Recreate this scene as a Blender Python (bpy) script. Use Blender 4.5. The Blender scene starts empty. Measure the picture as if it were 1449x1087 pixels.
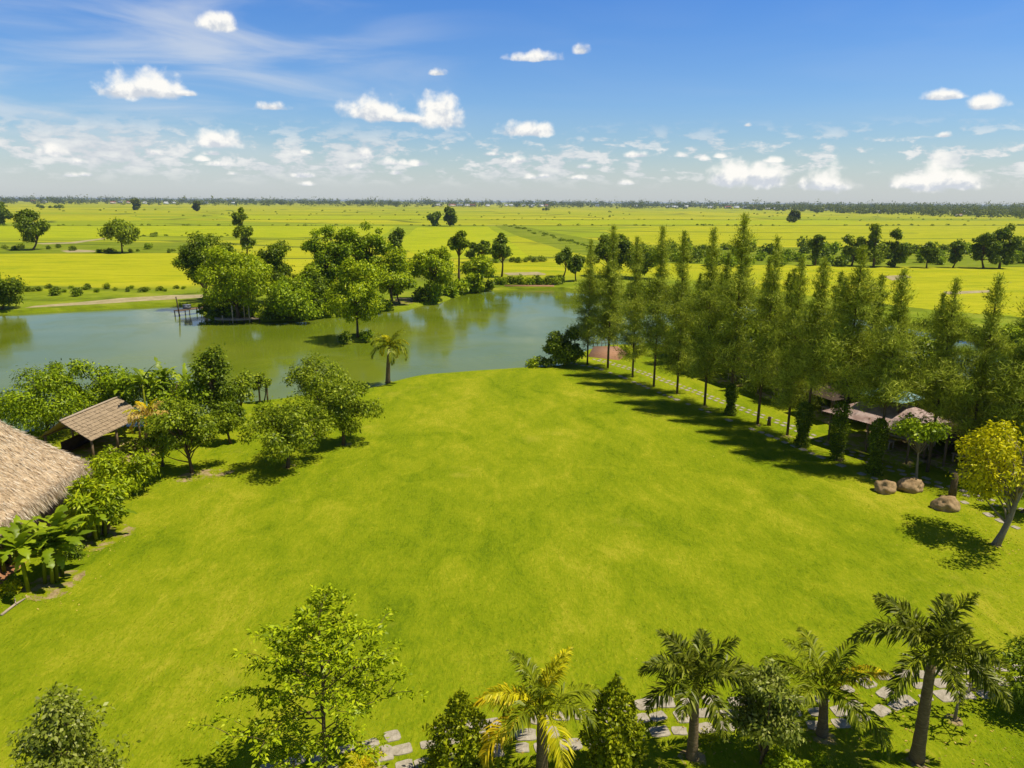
import bpy, bmesh, math, random
import numpy as np
from mathutils import Vector, Matrix, Euler, noise as mnoise
from mathutils.geometry import delaunay_2d_cdt

scene = bpy.context.scene
COL = scene.collection
PI = math.pi

# ------------------------------------------------------------------ camera
IW, IH, FPX = 1449.0, 1087.0, 1035.0
CAM_H, PITCH, ROLL = 20.0, math.radians(14.0), math.radians(0.43)
cam_d = bpy.data.cameras.new("camera")
cam = bpy.data.objects.new("camera", cam_d)
COL.objects.link(cam)
cam.location = (0, 0, CAM_H)
CM = Euler((PI / 2 - PITCH, 0, 0)).to_matrix() @ Matrix.Rotation(ROLL, 3, 'Z')
cam.rotation_euler = CM.to_euler()
cam_d.sensor_width = 36.0
cam_d.lens = 36.0 * FPX / IW
cam_d.clip_start, cam_d.clip_end = 0.1, 80000
scene.camera = cam


def ray(px, py):
    return CM @ Vector(((px - IW / 2) / FPX, -(py - IH / 2) / FPX, -1.0))


def P(px, py, z=0.0):
    """ground point (or point at height z) seen at a photograph pixel"""
    d = ray(px, py)
    t = (z - CAM_H) / d.z
    return Vector((d.x * t, d.y * t, z))


def top_h(base, px, py):
    """height above the ground of pixel row py, above the ground point base"""
    d = ray(px, py)
    return CAM_H + d.z * (base.y / d.y) - base.z


def ppm(pt):
    """photograph pixels per metre at a point"""
    v = CM.transposed() @ (Vector(pt) - Vector((0, 0, CAM_H)))
    return FPX / -v.z


# ------------------------------------------------------------------ helpers
def tag(o, label=None, cat=None, group=None, kind=None):
    if label: o["label"] = label
    if cat: o["category"] = cat
    if group: o["group"] = group
    if kind: o["kind"] = kind
    return o


def thing(name, label, cat, loc, rz=0.0, group=None):
    o = bpy.data.objects.new(name, None)
    o.empty_display_size = 0.3
    COL.objects.link(o)
    o.location = loc
    o.rotation_euler = (0, 0, rz)
    return tag(o, label, cat, group)


def dup(root, loc, rz=0.0, s=1.0, label=None, group=None):
    r = root.copy()
    COL.objects.link(r)
    r.location = loc
    r.rotation_euler = (0, 0, rz)
    r.scale = (s, s, s) if not hasattr(s, '__len__') else s
    if label: r["label"] = label
    if group: r["group"] = group
    for ch in list(root.children):
        c = ch.copy(); COL.objects.link(c); c.parent = r
        for g in list(ch.children):
            d = g.copy(); COL.objects.link(d); d.parent = c
    return r


class MB:
    """collects quads / ngons, then links them as ONE mesh object"""
    def __init__(s):
        s.v, s.f, s.n = [], [], 0

    def add(s, verts, faces):
        verts = np.asarray(verts, dtype=np.float64).reshape(-1, 3)
        s.v.append(verts)
        for f in faces:
            s.f.append([i + s.n for i in f])
        s.n += len(verts)

    def quads(s, verts):
        """verts (n,4,3): n separate quads"""
        verts = np.asarray(verts, dtype=np.float64)
        k = len(verts)
        if k == 0: return
        s.v.append(verts.reshape(-1, 3))
        idx = (np.arange(k * 4).reshape(k, 4) + s.n).tolist()
        s.f.extend(idx)
        s.n += k * 4

    def tube(s, pts, rad, sides=6, cap=True):
        pts = [Vector(p) for p in pts]
        n = len(pts)
        if not hasattr(rad, '__len__'): rad = [rad] * n
        vs, fs = [], []
        for i, p in enumerate(pts):
            a = pts[max(i - 1, 0)]; b = pts[min(i + 1, n - 1)]
            t = (b - a)
            t = t.normalized() if t.length > 1e-9 else Vector((0, 0, 1))
            u = t.cross(Vector((0.31, 0.95, 0.05)) if abs(t.z) > .6 else Vector((0, 0, 1))).normalized()
            w = t.cross(u)
            for k in range(sides):
                an = 2 * PI * k / sides
                vs.append(p + (u * math.cos(an) + w * math.sin(an)) * rad[i])
        for i in range(n - 1):
            for k in range(sides):
                k2 = (k + 1) % sides
                fs.append([i * sides + k, i * sides + k2, (i + 1) * sides + k2, (i + 1) * sides + k])
        if cap:
            fs.append(list(range(sides))[::-1])
            fs.append([(n - 1) * sides + k for k in range(sides)])
        s.add(np.array([tuple(v) for v in vs]), fs)

    def box(s, c, size, rz=0.0, M=None):
        x, y, z = [q / 2 for q in size]
        vs = [Vector((a * x, b * y, d * z)) for d in (-1, 1) for b in (-1, 1) for a in (-1, 1)]
        R = Matrix.Rotation(rz, 3, 'Z') if M is None else M
        vs = [R @ v + Vector(c) for v in vs]
        s.add(np.array([tuple(v) for v in vs]),
              [[0, 2, 3, 1], [4, 5, 7, 6], [0, 1, 5, 4], [2, 6, 7, 3], [0, 4, 6, 2], [1, 3, 7, 5]])

    def mesh(s, name):
        me = bpy.data.meshes.new(name)
        v = np.concatenate(s.v) if s.v else np.zeros((0, 3))
        me.vertices.add(len(v))
        me.vertices.foreach_set("co", v.astype(np.float32).ravel())
        tot = np.array([len(f) for f in s.f], dtype=np.int32)
        flat = np.fromiter((i for f in s.f for i in f), dtype=np.int32, count=int(tot.sum()))
        me.loops.add(len(flat))
        me.loops.foreach_set("vertex_index", flat)
        me.polygons.add(len(tot))
        st = np.zeros(len(tot), dtype=np.int32); st[1:] = np.cumsum(tot)[:-1]
        me.polygons.foreach_set("loop_start", st)
        me.polygons.foreach_set("loop_total", tot)
        me.update(calc_edges=True)
        me.validate()
        return me

    def build(s, name, m, parent=None, smooth=False):
        me = s.mesh(name)
        me.materials.append(m)
        if smooth:
            me.polygons.foreach_set("use_smooth", np.ones(len(me.polygons), dtype=bool))
        o = bpy.data.objects.new(name, me)
        COL.objects.link(o)
        if parent: o.parent = parent
        return o


def unit(a):
    return a / np.maximum(np.linalg.norm(a, axis=1, keepdims=True), 1e-9)


def leaf_quads(rng, Pn, D, L, W, bend=0.0, Nm=None):
    """diamond leaves: base Pn, direction D, length L, width W (arrays)"""
    n = len(Pn)
    L = np.broadcast_to(np.asarray(L, float), (n,)).reshape(n, 1)
    W = np.broadcast_to(np.asarray(W, float), (n,)).reshape(n, 1)
    if Nm is None: S = unit(np.cross(D, rng.normal(size=(n, 3))))
    else:                                        # leaf blades face Nm
        D = unit(D - Nm * np.sum(D * Nm, 1, keepdims=True) * .85)
        S = unit(np.cross(D, Nm))
    U = np.cross(S, D)
    mid = Pn + D * L * .45 + U * (L * bend)
    return np.stack([Pn, mid + S * W * .5, Pn + D * L, mid - S * W * .5], axis=1)


# ------------------------------------------------------------------ node materials
def nt_new(name):
    m = bpy.data.materials.new(name)
    m.use_nodes = True
    nt = m.node_tree
    nt.nodes.clear()
    return m, nt


class N:
    """tiny node-graph helper"""
    def __init__(s, nt): s.nt = nt

    def node(s, typ, **kw):
        n = s.nt.nodes.new(typ)
        for k, v in kw.items(): setattr(n, k, v)
        return n

    def link(s, a, b): s.nt.links.new(a, b)

    def val(s, sock, v):
        if hasattr(v, 'is_linked') or isinstance(v, bpy.types.NodeSocket): s.link(v, sock)
        else: sock.default_value = v

    def math(s, op, a, b=0.0, c=0.0, clamp=False):
        n = s.node('ShaderNodeMath', operation=op); n.use_clamp = clamp
        for i, q in enumerate((a, b, c)): s.val(n.inputs[i], q)
        return n.outputs[0]

    def vmath(s, op, a, b=(0, 0, 0), c=(0, 0, 0), out=0):
        n = s.node('ShaderNodeVectorMath', operation=op)
        s.val(n.inputs[0], a); s.val(n.inputs[1], b)
        if op == 'MULTIPLY_ADD': s.val(n.inputs[2], c)
        return n.outputs[out]

    def noise(s, vec, scale, detail=4.0, rough=.55, dist=0.0, out='Fac'):
        n = s.node('ShaderNodeTexNoise')
        s.link(vec, n.inputs['Vector'])
        n.inputs['Scale'].default_value = scale
        n.inputs['Detail'].default_value = detail
        n.inputs['Roughness'].default_value = rough
        n.inputs['Distortion'].default_value = dist
        return n.outputs[out]

    def rng(s, v, a, b, c=0.0, d=1.0, smooth=False):
        n = s.node('ShaderNodeMapRange')
        if smooth: n.interpolation_type = 'SMOOTHSTEP'
        s.val(n.inputs['Value'], v)
        for k, q in zip(('From Min', 'From Max', 'To Min', 'To Max'), (a, b, c, d)): s.val(n.inputs[k], q)
        return n.outputs[0]

    def mix(s, f, a, b):
        n = s.node('ShaderNodeMix', data_type='RGBA')
        s.val(n.inputs[0], f)
        s.val(n.inputs[6], a if not isinstance(a, tuple) else (*a[:3], 1))
        s.val(n.inputs[7], b if not isinstance(b, tuple) else (*b[:3], 1))
        return n.outputs[2]

    def ramp(s, f, stops):
        n = s.node('ShaderNodeValToRGB')
        e = n.color_ramp.elements
        while len(e) < len(stops): e.new(.5)
        for el, (p, c) in zip(e, stops): el.position = p; el.color = (*c, 1)
        s.link(f, n.inputs[0])
        return n.outputs[0]

    def mapping(s, vec, scale=(1, 1, 1), rot=(0, 0, 0), loc=(0, 0, 0)):
        n = s.node('ShaderNodeMapping')
        s.link(vec, n.inputs[0])
        n.inputs['Scale'].default_value = scale
        n.inputs['Rotation'].default_value = rot
        n.inputs['Location'].default_value = loc
        return n.outputs[0]

    def pos(s): return s.node('ShaderNodeNewGeometry').outputs['Position']
    def obj(s): return s.node('ShaderNodeTexCoord').outputs['Object']

    def bump(s, h, strength, dist=.05):
        n = s.node('ShaderNodeBump')
        n.inputs['Strength'].default_value = strength
        n.inputs['Distance'].default_value = dist
        s.link(h, n.inputs['Height'])
        return n.outputs[0]

    def principled(s, col, rough=.8, normal=None, spec=.3, metal=0.0):
        b = s.node('ShaderNodeBsdfPrincipled')
        s.val(b.inputs['Base Color'], col if not isinstance(col, tuple) else (*col[:3], 1))
        s.val(b.inputs['Roughness'], rough)
        b.inputs['Specular IOR Level'].default_value = spec
        b.inputs['Metallic'].default_value = metal
        if normal is not None: s.link(normal, b.inputs['Normal'])
        return b

    def out(s, sh):
        o = s.node('ShaderNodeOutputMaterial')
        s.link(sh, o.inputs['Surface'])


def leaf_mat(name, dark, light, tip=None, trans=.26, gloss=.012):
    """foliage: every leaf its own tone between dark and light"""
    m, nt = nt_new(name); g = N(nt)
    r = g.node('ShaderNodeNewGeometry').outputs['Random Per Island']
    stops = [(0.0, dark), (.75, light)]
    if tip: stops.append((1.0, tip))
    c = g.ramp(r, stops)
    big = g.noise(g.pos(), .45, 2.0)
    c = g.mix(g.rng(big, .35, .65, 0.0, .28), c, tuple(q * .62 for q in light))
    d = g.node('ShaderNodeBsdfDiffuse'); g.link(c, d.inputs[0])
    t = g.node('ShaderNodeBsdfTranslucent'); g.link(c, t.inputs[0])
    mx = g.node('ShaderNodeMixShader'); mx.inputs[0].default_value = trans
    g.link(d.outputs[0], mx.inputs[1]); g.link(t.outputs[0], mx.inputs[2])
    gl = g.node('ShaderNodeBsdfGlossy'); gl.inputs['Roughness'].default_value = .42
    gl.inputs[0].default_value = (1, 1, .75, 1)
    m2 = g.node('ShaderNodeMixShader'); m2.inputs[0].default_value = gloss
    g.link(mx.outputs[0], m2.inputs[1]); g.link(gl.outputs[0], m2.inputs[2])
    g.out(m2.outputs[0])
    return m


def rough_mat(name, a, b, scale=4.0, rough=.85, bump=.4, stretch=(1, 1, 1), spec=.2):
    m, nt = nt_new(name); g = N(nt)
    v = g.mapping(g.obj(), scale=stretch)
    n1 = g.noise(v, scale, 6.0, .65)
    n2 = g.noise(v, scale * 7, 4.0, .6)
    f = g.math('ADD', g.math('MULTIPLY', n1, .65), g.math('MULTIPLY', n2, .35))
    c = g.mix(g.rng(f, .35, .65), a, b)
    g.out(g.principled(c, rough, g.bump(f, bump, .05), spec).outputs[0])
    return m


# foliage
M = {}
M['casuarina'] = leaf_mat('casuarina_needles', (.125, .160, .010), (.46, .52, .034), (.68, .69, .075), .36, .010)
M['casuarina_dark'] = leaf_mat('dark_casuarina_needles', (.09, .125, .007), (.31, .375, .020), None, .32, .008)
M['broad'] = leaf_mat('broad_leaves', (.085, .135, .004), (.315, .43, .006), (.50, .57, .012))
M['bright'] = leaf_mat('bright_leaves', (.145, .21, .004), (.42, .51, .007), (.60, .63, .012))
M['dark'] = leaf_mat('dark_leaves', (.05, .088, .004), (.185, .255, .008), (.32, .38, .012))
M['olive'] = leaf_mat('olive_leaves', (.085, .125, .005), (.285, .36, .010), (.46, .50, .025))
M['pale'] = leaf_mat('pale_leaves', (.10, .13, .008), (.30, .34, .030), (.50, .50, .14), .28, .015)
M['yellowleaf'] = leaf_mat('yellow_green_leaves', (.30, .31, .003), (.68, .62, .004), (.86, .76, .010))
M['palm'] = leaf_mat('palm_leaflets', (.08, .11, .004), (.29, .33, .008), (.44, .44, .02), .32, .015)
M['palmdark'] = leaf_mat('dark_palm_leaflets', (.055, .078, .004), (.20, .225, .010), (.38, .38, .05), .28, .015)
M['palmyellow'] = leaf_mat('yellow_palm_leaflets', (.36, .34, .006), (.66, .58, .008), (.82, .70, .02))
M['palmgold'] = leaf_mat('golden_palm_leaflets', (.60, .42, .008), (.84, .60, .012), (.92, .74, .03))
M['banana'] = leaf_mat('banana_leaves', (.10, .16, .004), (.28, .37, .008), (.44, .50, .016), .32, .02)
M['dry'] = leaf_mat('dry_leaves', (.42, .27, .06), (.66, .46, .11), (.80, .60, .10))
M['shrub'] = leaf_mat('shrub_leaves', (.10, .13, .004), (.36, .40, .006), (.56, .54, .012))
M['hazyfar'] = leaf_mat('distant_leaves', (.05, .075, .008), (.17, .20, .012), None)
M['bark'] = rough_mat('bark', (.055, .036, .014), (.17, .12, .055), 6, .9, .6, (3, 3, .8))
M['barkpale'] = rough_mat('pale_bark', (.16, .125, .08), (.32, .27, .19), 5, .9, .5, (3, 3, .8))
M['palmtrunk'] = rough_mat('palm_trunk', (.09, .06, .025), (.27, .19, .095), 4, .9, .7, (1, 1, 5))
M['wood'] = rough_mat('weathered_wood', (.12, .075, .04), (.26, .18, .11), 3, .8, .4, (1, 6, 6))
M['woodpale'] = rough_mat('bleached_wood', (.32, .24, .15), (.52, .41, .28), 3, .8, .4, (1, 6, 6))
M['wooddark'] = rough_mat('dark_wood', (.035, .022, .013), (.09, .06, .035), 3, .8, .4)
M['rock'] = rough_mat('sandstone', (.21, .13, .05), (.47, .32, .16), 1.6, .9, .8)
M['stone'] = rough_mat('paving_stone', (.24, .20, .125), (.48, .41, .30), 2.6, .9, .6)
M['soil'] = rough_mat('bare_soil', (.20, .17, .03), (.46, .33, .15), 1.3, .95, .7)


def soil_mat():
    m, nt = nt_new('bare_soil'); g = N(nt)
    p = g.pos()
    n1 = g.noise(p, 1.6, 6, .7); n2 = g.noise(p, 14, 4, .7); n3 = g.noise(p, 1.1, 7, .75, .5)
    c = g.mix(g.rng(n1, .35, .65), (.21, .15, .05), (.47, .34, .17))
    c = g.mix(g.rng(n2, .55, .75, 0, .6), c, (.12, .085, .03))
    c = g.mix(g.rng(n3, .45, .53), c, (.22, .25, .003))
    g.out(g.principled(c, .95, g.bump(n2, .7, .06), .05).outputs[0])
    return m


M['soil'] = soil_mat()
M['terracotta'] = rough_mat('terracotta_earth', (.30, .13, .05), (.42, .20, .09), 1.0, .9, .4)
M['brick'] = rough_mat('brick_paving', (.28, .13, .06), (.42, .235, .12), 3.0, .85, .4)
M['sand'] = rough_mat('sandy_bank', (.24, .20, .07), (.48, .38, .20), .35, .95, .5)
M['thatch'] = rough_mat('thatch', (.40, .27, .14), (.70, .53, .33), 3.0, .95, 1.0, (1, 1, 1))
M['straw'] = leaf_mat('straw', (.46, .34, .20), (.80, .65, .45), (.93, .83, .64), .15, .01)
M['bamboo'] = rough_mat('bamboo_roof', (.22, .15, .08), (.47, .35, .21), 2.0, .8, .6, (.6, 9, 9))
M['metal'] = rough_mat('dark_metal', (.03, .03, .03), (.08, .08, .08), 8, .5, .1)
M['white'] = rough_mat('white_plaster', (.62, .61, .58), (.8, .79, .76), 2, .8, .1)
M['cream'] = rough_mat('cream_plaster', (.55, .47, .36), (.68, .60, .48), 2, .8, .1)
M['redroof'] = rough_mat('red_roof', (.28, .08, .05), (.40, .14, .08), 2, .8, .2)
M['greyroof'] = rough_mat('grey_roof', (.22, .24, .27), (.36, .38, .42), 2, .7, .2)
M['pot'] = rough_mat('grey_plastic', (.14, .15, .17), (.24, .25, .28), 3, .6, .1)


def tin(name, a, b, axis):
    m, nt = nt_new(name); g = N(nt)
    n1 = g.noise(g.obj(), 1.4, 5, .7)
    c = g.mix(g.rng(n1, .38, .62), a, b)
    g.out(g.principled(c, .45, None, .4).outputs[0])
    return m


M['pinktin'] = tin('faded_pink_tin', (.27, .17, .13), (.46, .34, .28), 0)
M['tealtin'] = tin('teal_tin', (.11, .22, .20), (.27, .40, .37), 0)
M['bluetin'] = tin('blue_grey_tin', (.22, .30, .36), (.40, .48, .53), 0)


def lawn_mat():
    m, nt = nt_new('lawn_grass'); g = N(nt)
    p = g.pos()
    big = g.noise(g.mapping(p, scale=(1, .62, 1), rot=(0, 0, .35)), .085, 6.0, .62, .7)
    st = g.mapping(p, scale=(1.0, .55, 1), rot=(0, 0, math.radians(-30)))
    mid = g.noise(st, .42, 6.0, .66, .8)
    st2 = g.mapping(p, scale=(1.5, .6, 1), rot=(0, 0, math.radians(58)))
    fine = g.noise(st2, 2.6, 6.0, .74, 1.2)
    blade = g.noise(g.mapping(p, scale=(1, .6, 1)), 7.5, 4.0, .8, .6)
    f = g.math('ADD', g.math('MULTIPLY', big, .28), g.math('MULTIPLY', mid, .28))
    f = g.math('ADD', f, g.math('MULTIPLY', fine, .26))
    f = g.math('ADD', f, g.math('MULTIPLY', blade, .18))
    c = g.ramp(g.rng(f, .41, .605), [(0.0, (.120, .176, .004)), (.32, (.190, .242, .005)),
                                   (.62, (.256, .288, .008)), (1.0, (.375, .350, .022))])
    # worn straw-coloured spots
    worn = g.noise(p, .13, 6.0, .7, .3)
    c = g.mix(g.rng(worn, .60, .74, 0, .55), c, (.42, .36, .040))
    h = g.math('ADD', g.math('MULTIPLY', fine, .6), g.math('MULTIPLY', blade, .6))
    g.out(g.principled(c, .95, g.bump(h, .9, .12), .02).outputs[0])
    return m


M['lawn'] = lawn_mat()


def ground_mat():
    """paddies to the horizon: cells of yellow and green, dikes between, scrub near the pond"""
    m, nt = nt_new('paddy_ground'); g = N(nt)
    p = g.pos()
    w = g.noise(p, .004, 2.0, .5, 0, 'Color')
    pw = g.vmath('ADD', p, g.vmath('MULTIPLY', g.vmath('SUBTRACT', w, (.5, .5, .5)), (60, 24, 0)))
    q = g.mapping(pw, scale=(1 / 270., 1 / 92., 0.001), rot=(0, 0, math.radians(-3)))

    def vor(vec, feature):
        n = g.node('ShaderNodeTexVoronoi', voronoi_dimensions='2D', feature=feature)
        g.link(vec, n.inputs['Vector']); n.inputs['Scale'].default_value = 1.0
        n.inputs['Randomness'].default_value = .75
        return n
    v1 = vor(q, 'F1')
    e1 = vor(q, 'DISTANCE_TO_EDGE').outputs['Distance']
    sep = g.node('ShaderNodeSeparateColor'); g.link(v1.outputs['Color'], sep.inputs[0])
    c = g.ramp(sep.outputs[0], [(0.0, (.25, .30, .010)), (.3, (.33, .34, .010)), (.55, (.40, .375, .010)),
                                (1.0, (.47, .42, .014))])
    q2 = g.mapping(p, scale=(1 / 80., 1 / 26., .001), rot=(0, 0, math.radians(2)))
    sub = g.noise(q2, 1.0, 5, .6, .4)
    c = g.mix(g.rng(sub, .42, .68, 0, .55), c, (.30, .35, .006))
    e2 = vor(g.mapping(pw, scale=(1 / 130., 1 / 33., .001), rot=(0, 0, math.radians(2))), 'DISTANCE_TO_EDGE').outputs['Distance']
    dk = g.noise(g.mapping(p, scale=(.02, .05, 1)), 1.0, 4, .6)
    c = g.mix(g.rng(e2, .0, .05, .55, 0), c, (.16, .19, .008))
    wide = g.math('ADD', g.math('MULTIPLY', dk, .045), -.002)
    c = g.mix(g.rng(g.math('SUBTRACT', e1, wide), -.004, .012, .85, 0), c, (.085, .11, .012))
    fine = g.noise(g.mapping(p, scale=(.25, 1, 1)), .8, 5, .7)
    c = g.mix(g.rng(fine, .3, .7, .25, 0), c, (.20, .24, .006))
    # rough green scrub within ~230 m
    dist = g.vmath('LENGTH', p, out=1)
    sc = g.noise(p, .11, 6, .7)
    scrub = g.ramp(g.rng(sc, .32, .7), [(0, (.09, .12, .006)), (.5, (.19, .24, .008)), (1, (.30, .30, .03))])
    nearf = g.math('ADD', dist, g.math('MULTIPLY', g.noise(p, .02, 3), 90.0))
    c = g.mix(g.rng(nearf, 225, 262, 1, 0, True), c, scrub)
    h = g.math('ADD', fine, sc)
    g.out(g.principled(c, .95, g.bump(h, .5, .25), .05).outputs[0])
    return m


M['ground'] = ground_mat()


def rice_mat(name, a, b, c3):
    m, nt = nt_new(name); g = N(nt)
    p = g.pos()
    n1 = g.noise(g.mapping(p, scale=(.5, 1.6, 1), rot=(0, 0, .06)), .09, 6, .62, .6)
    n2 = g.noise(g.mapping(p, scale=(.4, 1, 1)), 1.1, 5, .7)
    f = g.math('ADD', g.math('MULTIPLY', n1, .7), g.math('MULTIPLY', n2, .3))
    rows = g.noise(g.mapping(p, scale=(.012, .55, 1), rot=(0, 0, .03)), 1.0, 3, .6)
    f = g.math('ADD', g.math('MULTIPLY', f, .8), g.math('MULTIPLY', rows, .2))
    c = g.ramp(g.rng(f, .38, .62), [(0, a), (.45, b), (1, c3)])
    g.out(g.principled(c, .95, g.bump(n2, .6, .3), .05).outputs[0])
    return m


M['rice'] = rice_mat('ripe_rice', (.21, .27, .006), (.345, .345, .006), (.445, .405, .012))
M['ricegreen'] = rice_mat('green_rice', (.22, .28, .005), (.32, .355, .006), (.42, .41, .008))
M['scrub'] = rice_mat('rough_grass', (.085, .115, .006), (.17, .215, .006), (.27, .28, .025))


def water_mat():
    m, nt = nt_new('pond_water'); g = N(nt)
    p = g.pos()
    n = g.noise(g.mapping(p, scale=(.8, 1.2, 1), rot=(0, 0, .5)), 1.4, 5, .62, .4)
    n2 = g.noise(p, .09, 4, .6, .8)
    mur = g.noise(p, .035, 4, .6, .5)
    c = g.mix(g.rng(mur, .38, .62), (.110, .148, .006), (.160, .19, .014))
    b = g.principled(c, g.rng(n2, .4, .6, .05, .18), g.bump(n, .07, .08), .30)
    b.inputs['IOR'].default_value = 1.33
    g.out(b.outputs[0])
    return m


M['water'] = water_mat()

# ------------------------------------------------------------------ light and sky
SUN_EL, SUN_AZ = math.radians(64), math.radians(97)      # azimuth clockwise from +Y (camera forward)
sd = Vector((math.sin(SUN_AZ) * math.cos(SUN_EL), math.cos(SUN_AZ) * math.cos(SUN_EL), math.sin(SUN_EL)))
sun_d = bpy.data.lights.new("sun", 'SUN')
sun_d.energy, sun_d.angle, sun_d.color = 4.7, math.radians(.53), (1.0, .95, .86)
sun = bpy.data.objects.new("sun", sun_d); COL.objects.link(sun)
sun.location = (60, 20, 90)
sun.rotation_euler = (-sd).to_track_quat('-Z', 'Y').to_euler()

world = bpy.data.worlds.new("World"); scene.world = world
world.use_nodes = True
wt = world.node_tree; wt.nodes.clear(); g = N(wt)
SKY_STR = 0.09
sky = g.node('ShaderNodeTexSky', sky_type='NISHITA')
sky.sun_disc = False
sky.sun_elevation, sky.sun_rotation = SUN_EL, SUN_AZ
sky.altitude, sky.air_density, sky.dust_density, sky.ozone_density = 0, 1.0, 0.6, 2.5
gen = g.node('ShaderNodeTexCoord').outputs['Generated']
sx = g.node('ShaderNodeSeparateXYZ'); g.link(gen, sx.inputs[0])
az = g.math('ARCTAN2', sx.outputs[0], sx.outputs[1])
el = g.math('ARCSINE', sx.outputs[2])
cx = g.node('ShaderNodeCombineXYZ'); g.link(az, cx.inputs[0]); g.link(el, cx.inputs[1])
ae = cx.outputs[0]


def azel(px, py):
    d = ray(px, py).normalized()
    return math.atan2(d.x, d.y), math.asin(d.z)


# milky at horizon, more saturated blue upward; overhead colour darkened to cut fill light
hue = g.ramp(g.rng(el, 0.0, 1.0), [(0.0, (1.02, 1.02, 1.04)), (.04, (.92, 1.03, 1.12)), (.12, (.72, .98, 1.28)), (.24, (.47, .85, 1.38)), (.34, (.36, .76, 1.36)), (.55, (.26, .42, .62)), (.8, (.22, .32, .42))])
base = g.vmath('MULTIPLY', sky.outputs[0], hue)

lump = g.noise(ae, 38.0, 6.0, .60, .1)
lump_b = g.noise(g.vmath('ADD', ae, (.005, .008, 0)), 38.0, 4.0, .60, .1)
vo = g.node('ShaderNodeTexVoronoi', feature='SMOOTH_F1', voronoi_dimensions='2D')
g.link(g.vmath('ADD', ae, g.vmath('MULTIPLY', g.noise(ae, 60, 3, .5, 0, 'Color'), (.01, .01, 0))), vo.inputs['Vector'])
vo.inputs['Scale'].default_value = 62.0
puff = g.math('SUBTRACT', .5, vo.outputs['Distance'])
shape_n = g.math('ADD', g.math('MULTIPLY', g.math('SUBTRACT', lump, .5), 1.15), g.math('MULTIPLY', puff, .55))

# centre px, centre py (base line), half width, height, all in photograph pixels
CLOUDS = [(205, 130, 62, 34), (185, 132, 50, 30), (262, 134, 26, 10), (313, 38, 34, 26), (527, 164, 44, 30), (622, 170, 40, 44), (575, 170, 40, 12),
          (750, 188, 48, 19), (757, 84, 40, 13), (822, 74, 16, 15), (385, 153, 28, 13), (305, 203, 42, 24), (74, 216, 30, 20),
          (618, 105, 18, 10), (1335, 138, 36, 12), (1398, 150, 32, 20), (1335, 193, 18, 8), (902, 221, 26, 9), (963, 221, 16, 9),
          (1180, 262, 24, 50), (1168, 264, 44, 24), (1320, 262, 40, 42), (1350, 262, 50, 24), (1295, 262, 40, 20), (1070, 258, 52, 30), (1040, 256, 40, 32),
          (1095, 228, 24, 10), (1018, 222, 16, 8), (515, 220, 20, 14), (593, 233, 22, 11), (430, 216, 22, 10), (826, 237, 18, 7), (1058, 178, 9, 6)]
_r = random.Random(19)
for _ in range(20):
    CLOUDS.append((_r.uniform(-10, 1120), _r.uniform(214, 262), _r.uniform(14, 30), _r.uniform(6, 12)))
lens = None
hgt = 0.0
for (cxp, cyp, hw, hh) in CLOUDS:
    a0, e0 = azel(cxp, cyp)
    a1, e1 = azel(cxp + hw, cyp)
    _, e2 = azel(cxp, cyp - hh)
    wx, wy = abs(a1 - a0) * 1.05, abs(e2 - e0) * 1.12
    v = g.vmath('MULTIPLY_ADD', ae, (1 / wx, 1 / wy, 0), (-a0 / wx, -e0 / wy, 0))
    hv = g.vmath('DOT_PRODUCT', v, (0, 1, 0), out=1)
    v = g.vmath('MAXIMUM', v, g.vmath('MULTIPLY', v, (-1, -3.2, 0)))
    l = g.vmath('LENGTH', v, out=1)
    if hw < 31: l = g.math('ADD', l, .20)
    hgt = g.math('MULTIPLY_ADD', hv, g.math('MULTIPLY_ADD', l, -1.0, 1.4, clamp=True), hgt)
    lens = l if lens is None else g.math('MINIMUM', lens, l)
field = g.math('ADD', g.math('SUBTRACT', 1.0, lens), shape_n)
cum = g.rng(field, .04, .66, 0, .97, True)
core = g.rng(field, .15, .75, 0, 1)
emb = g.math('SUBTRACT', lump, lump_b)
shade = g.rng(g.math('ADD', g.math('ADD', emb, g.math('MULTIPLY', puff, .16)), g.math('MULTIPLY', hgt, .42)), -.06, .17, 0, 1)
cloud_c = g.mix(shade, (6.2, 6.6, 7.2), (9.8, 9.6, 9.1))

# far rows of small cumulus near the horizon
bp = g.mapping(ae, scale=(1, 2.6, 1))
bn = g.noise(bp, 30.0, 6.0, .60, .2)
bn2 = g.noise(g.mapping(ae, scale=(1, 2.2, 1), loc=(3, 1, 0)), 7.0, 3.0, .5)
env = g.math('MULTIPLY', g.rng(el, .012, .045, 0, 1, True), g.rng(el, .055, .105, 1, 0, True))
leftw = g.rng(az, -.60, .25, .10, .02)
band = g.math('ADD', g.math('ADD', bn, g.math('MULTIPLY', g.math('SUBTRACT', bn2, .5), .55)), leftw)
bandm = g.math('MULTIPLY', g.rng(band, .52, .66, 0, .80, True), env)
band_c = g.mix(g.rng(bn, .45, .70), (6.3, 6.6, 7.1), (9.0, 8.95, 8.7))

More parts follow.
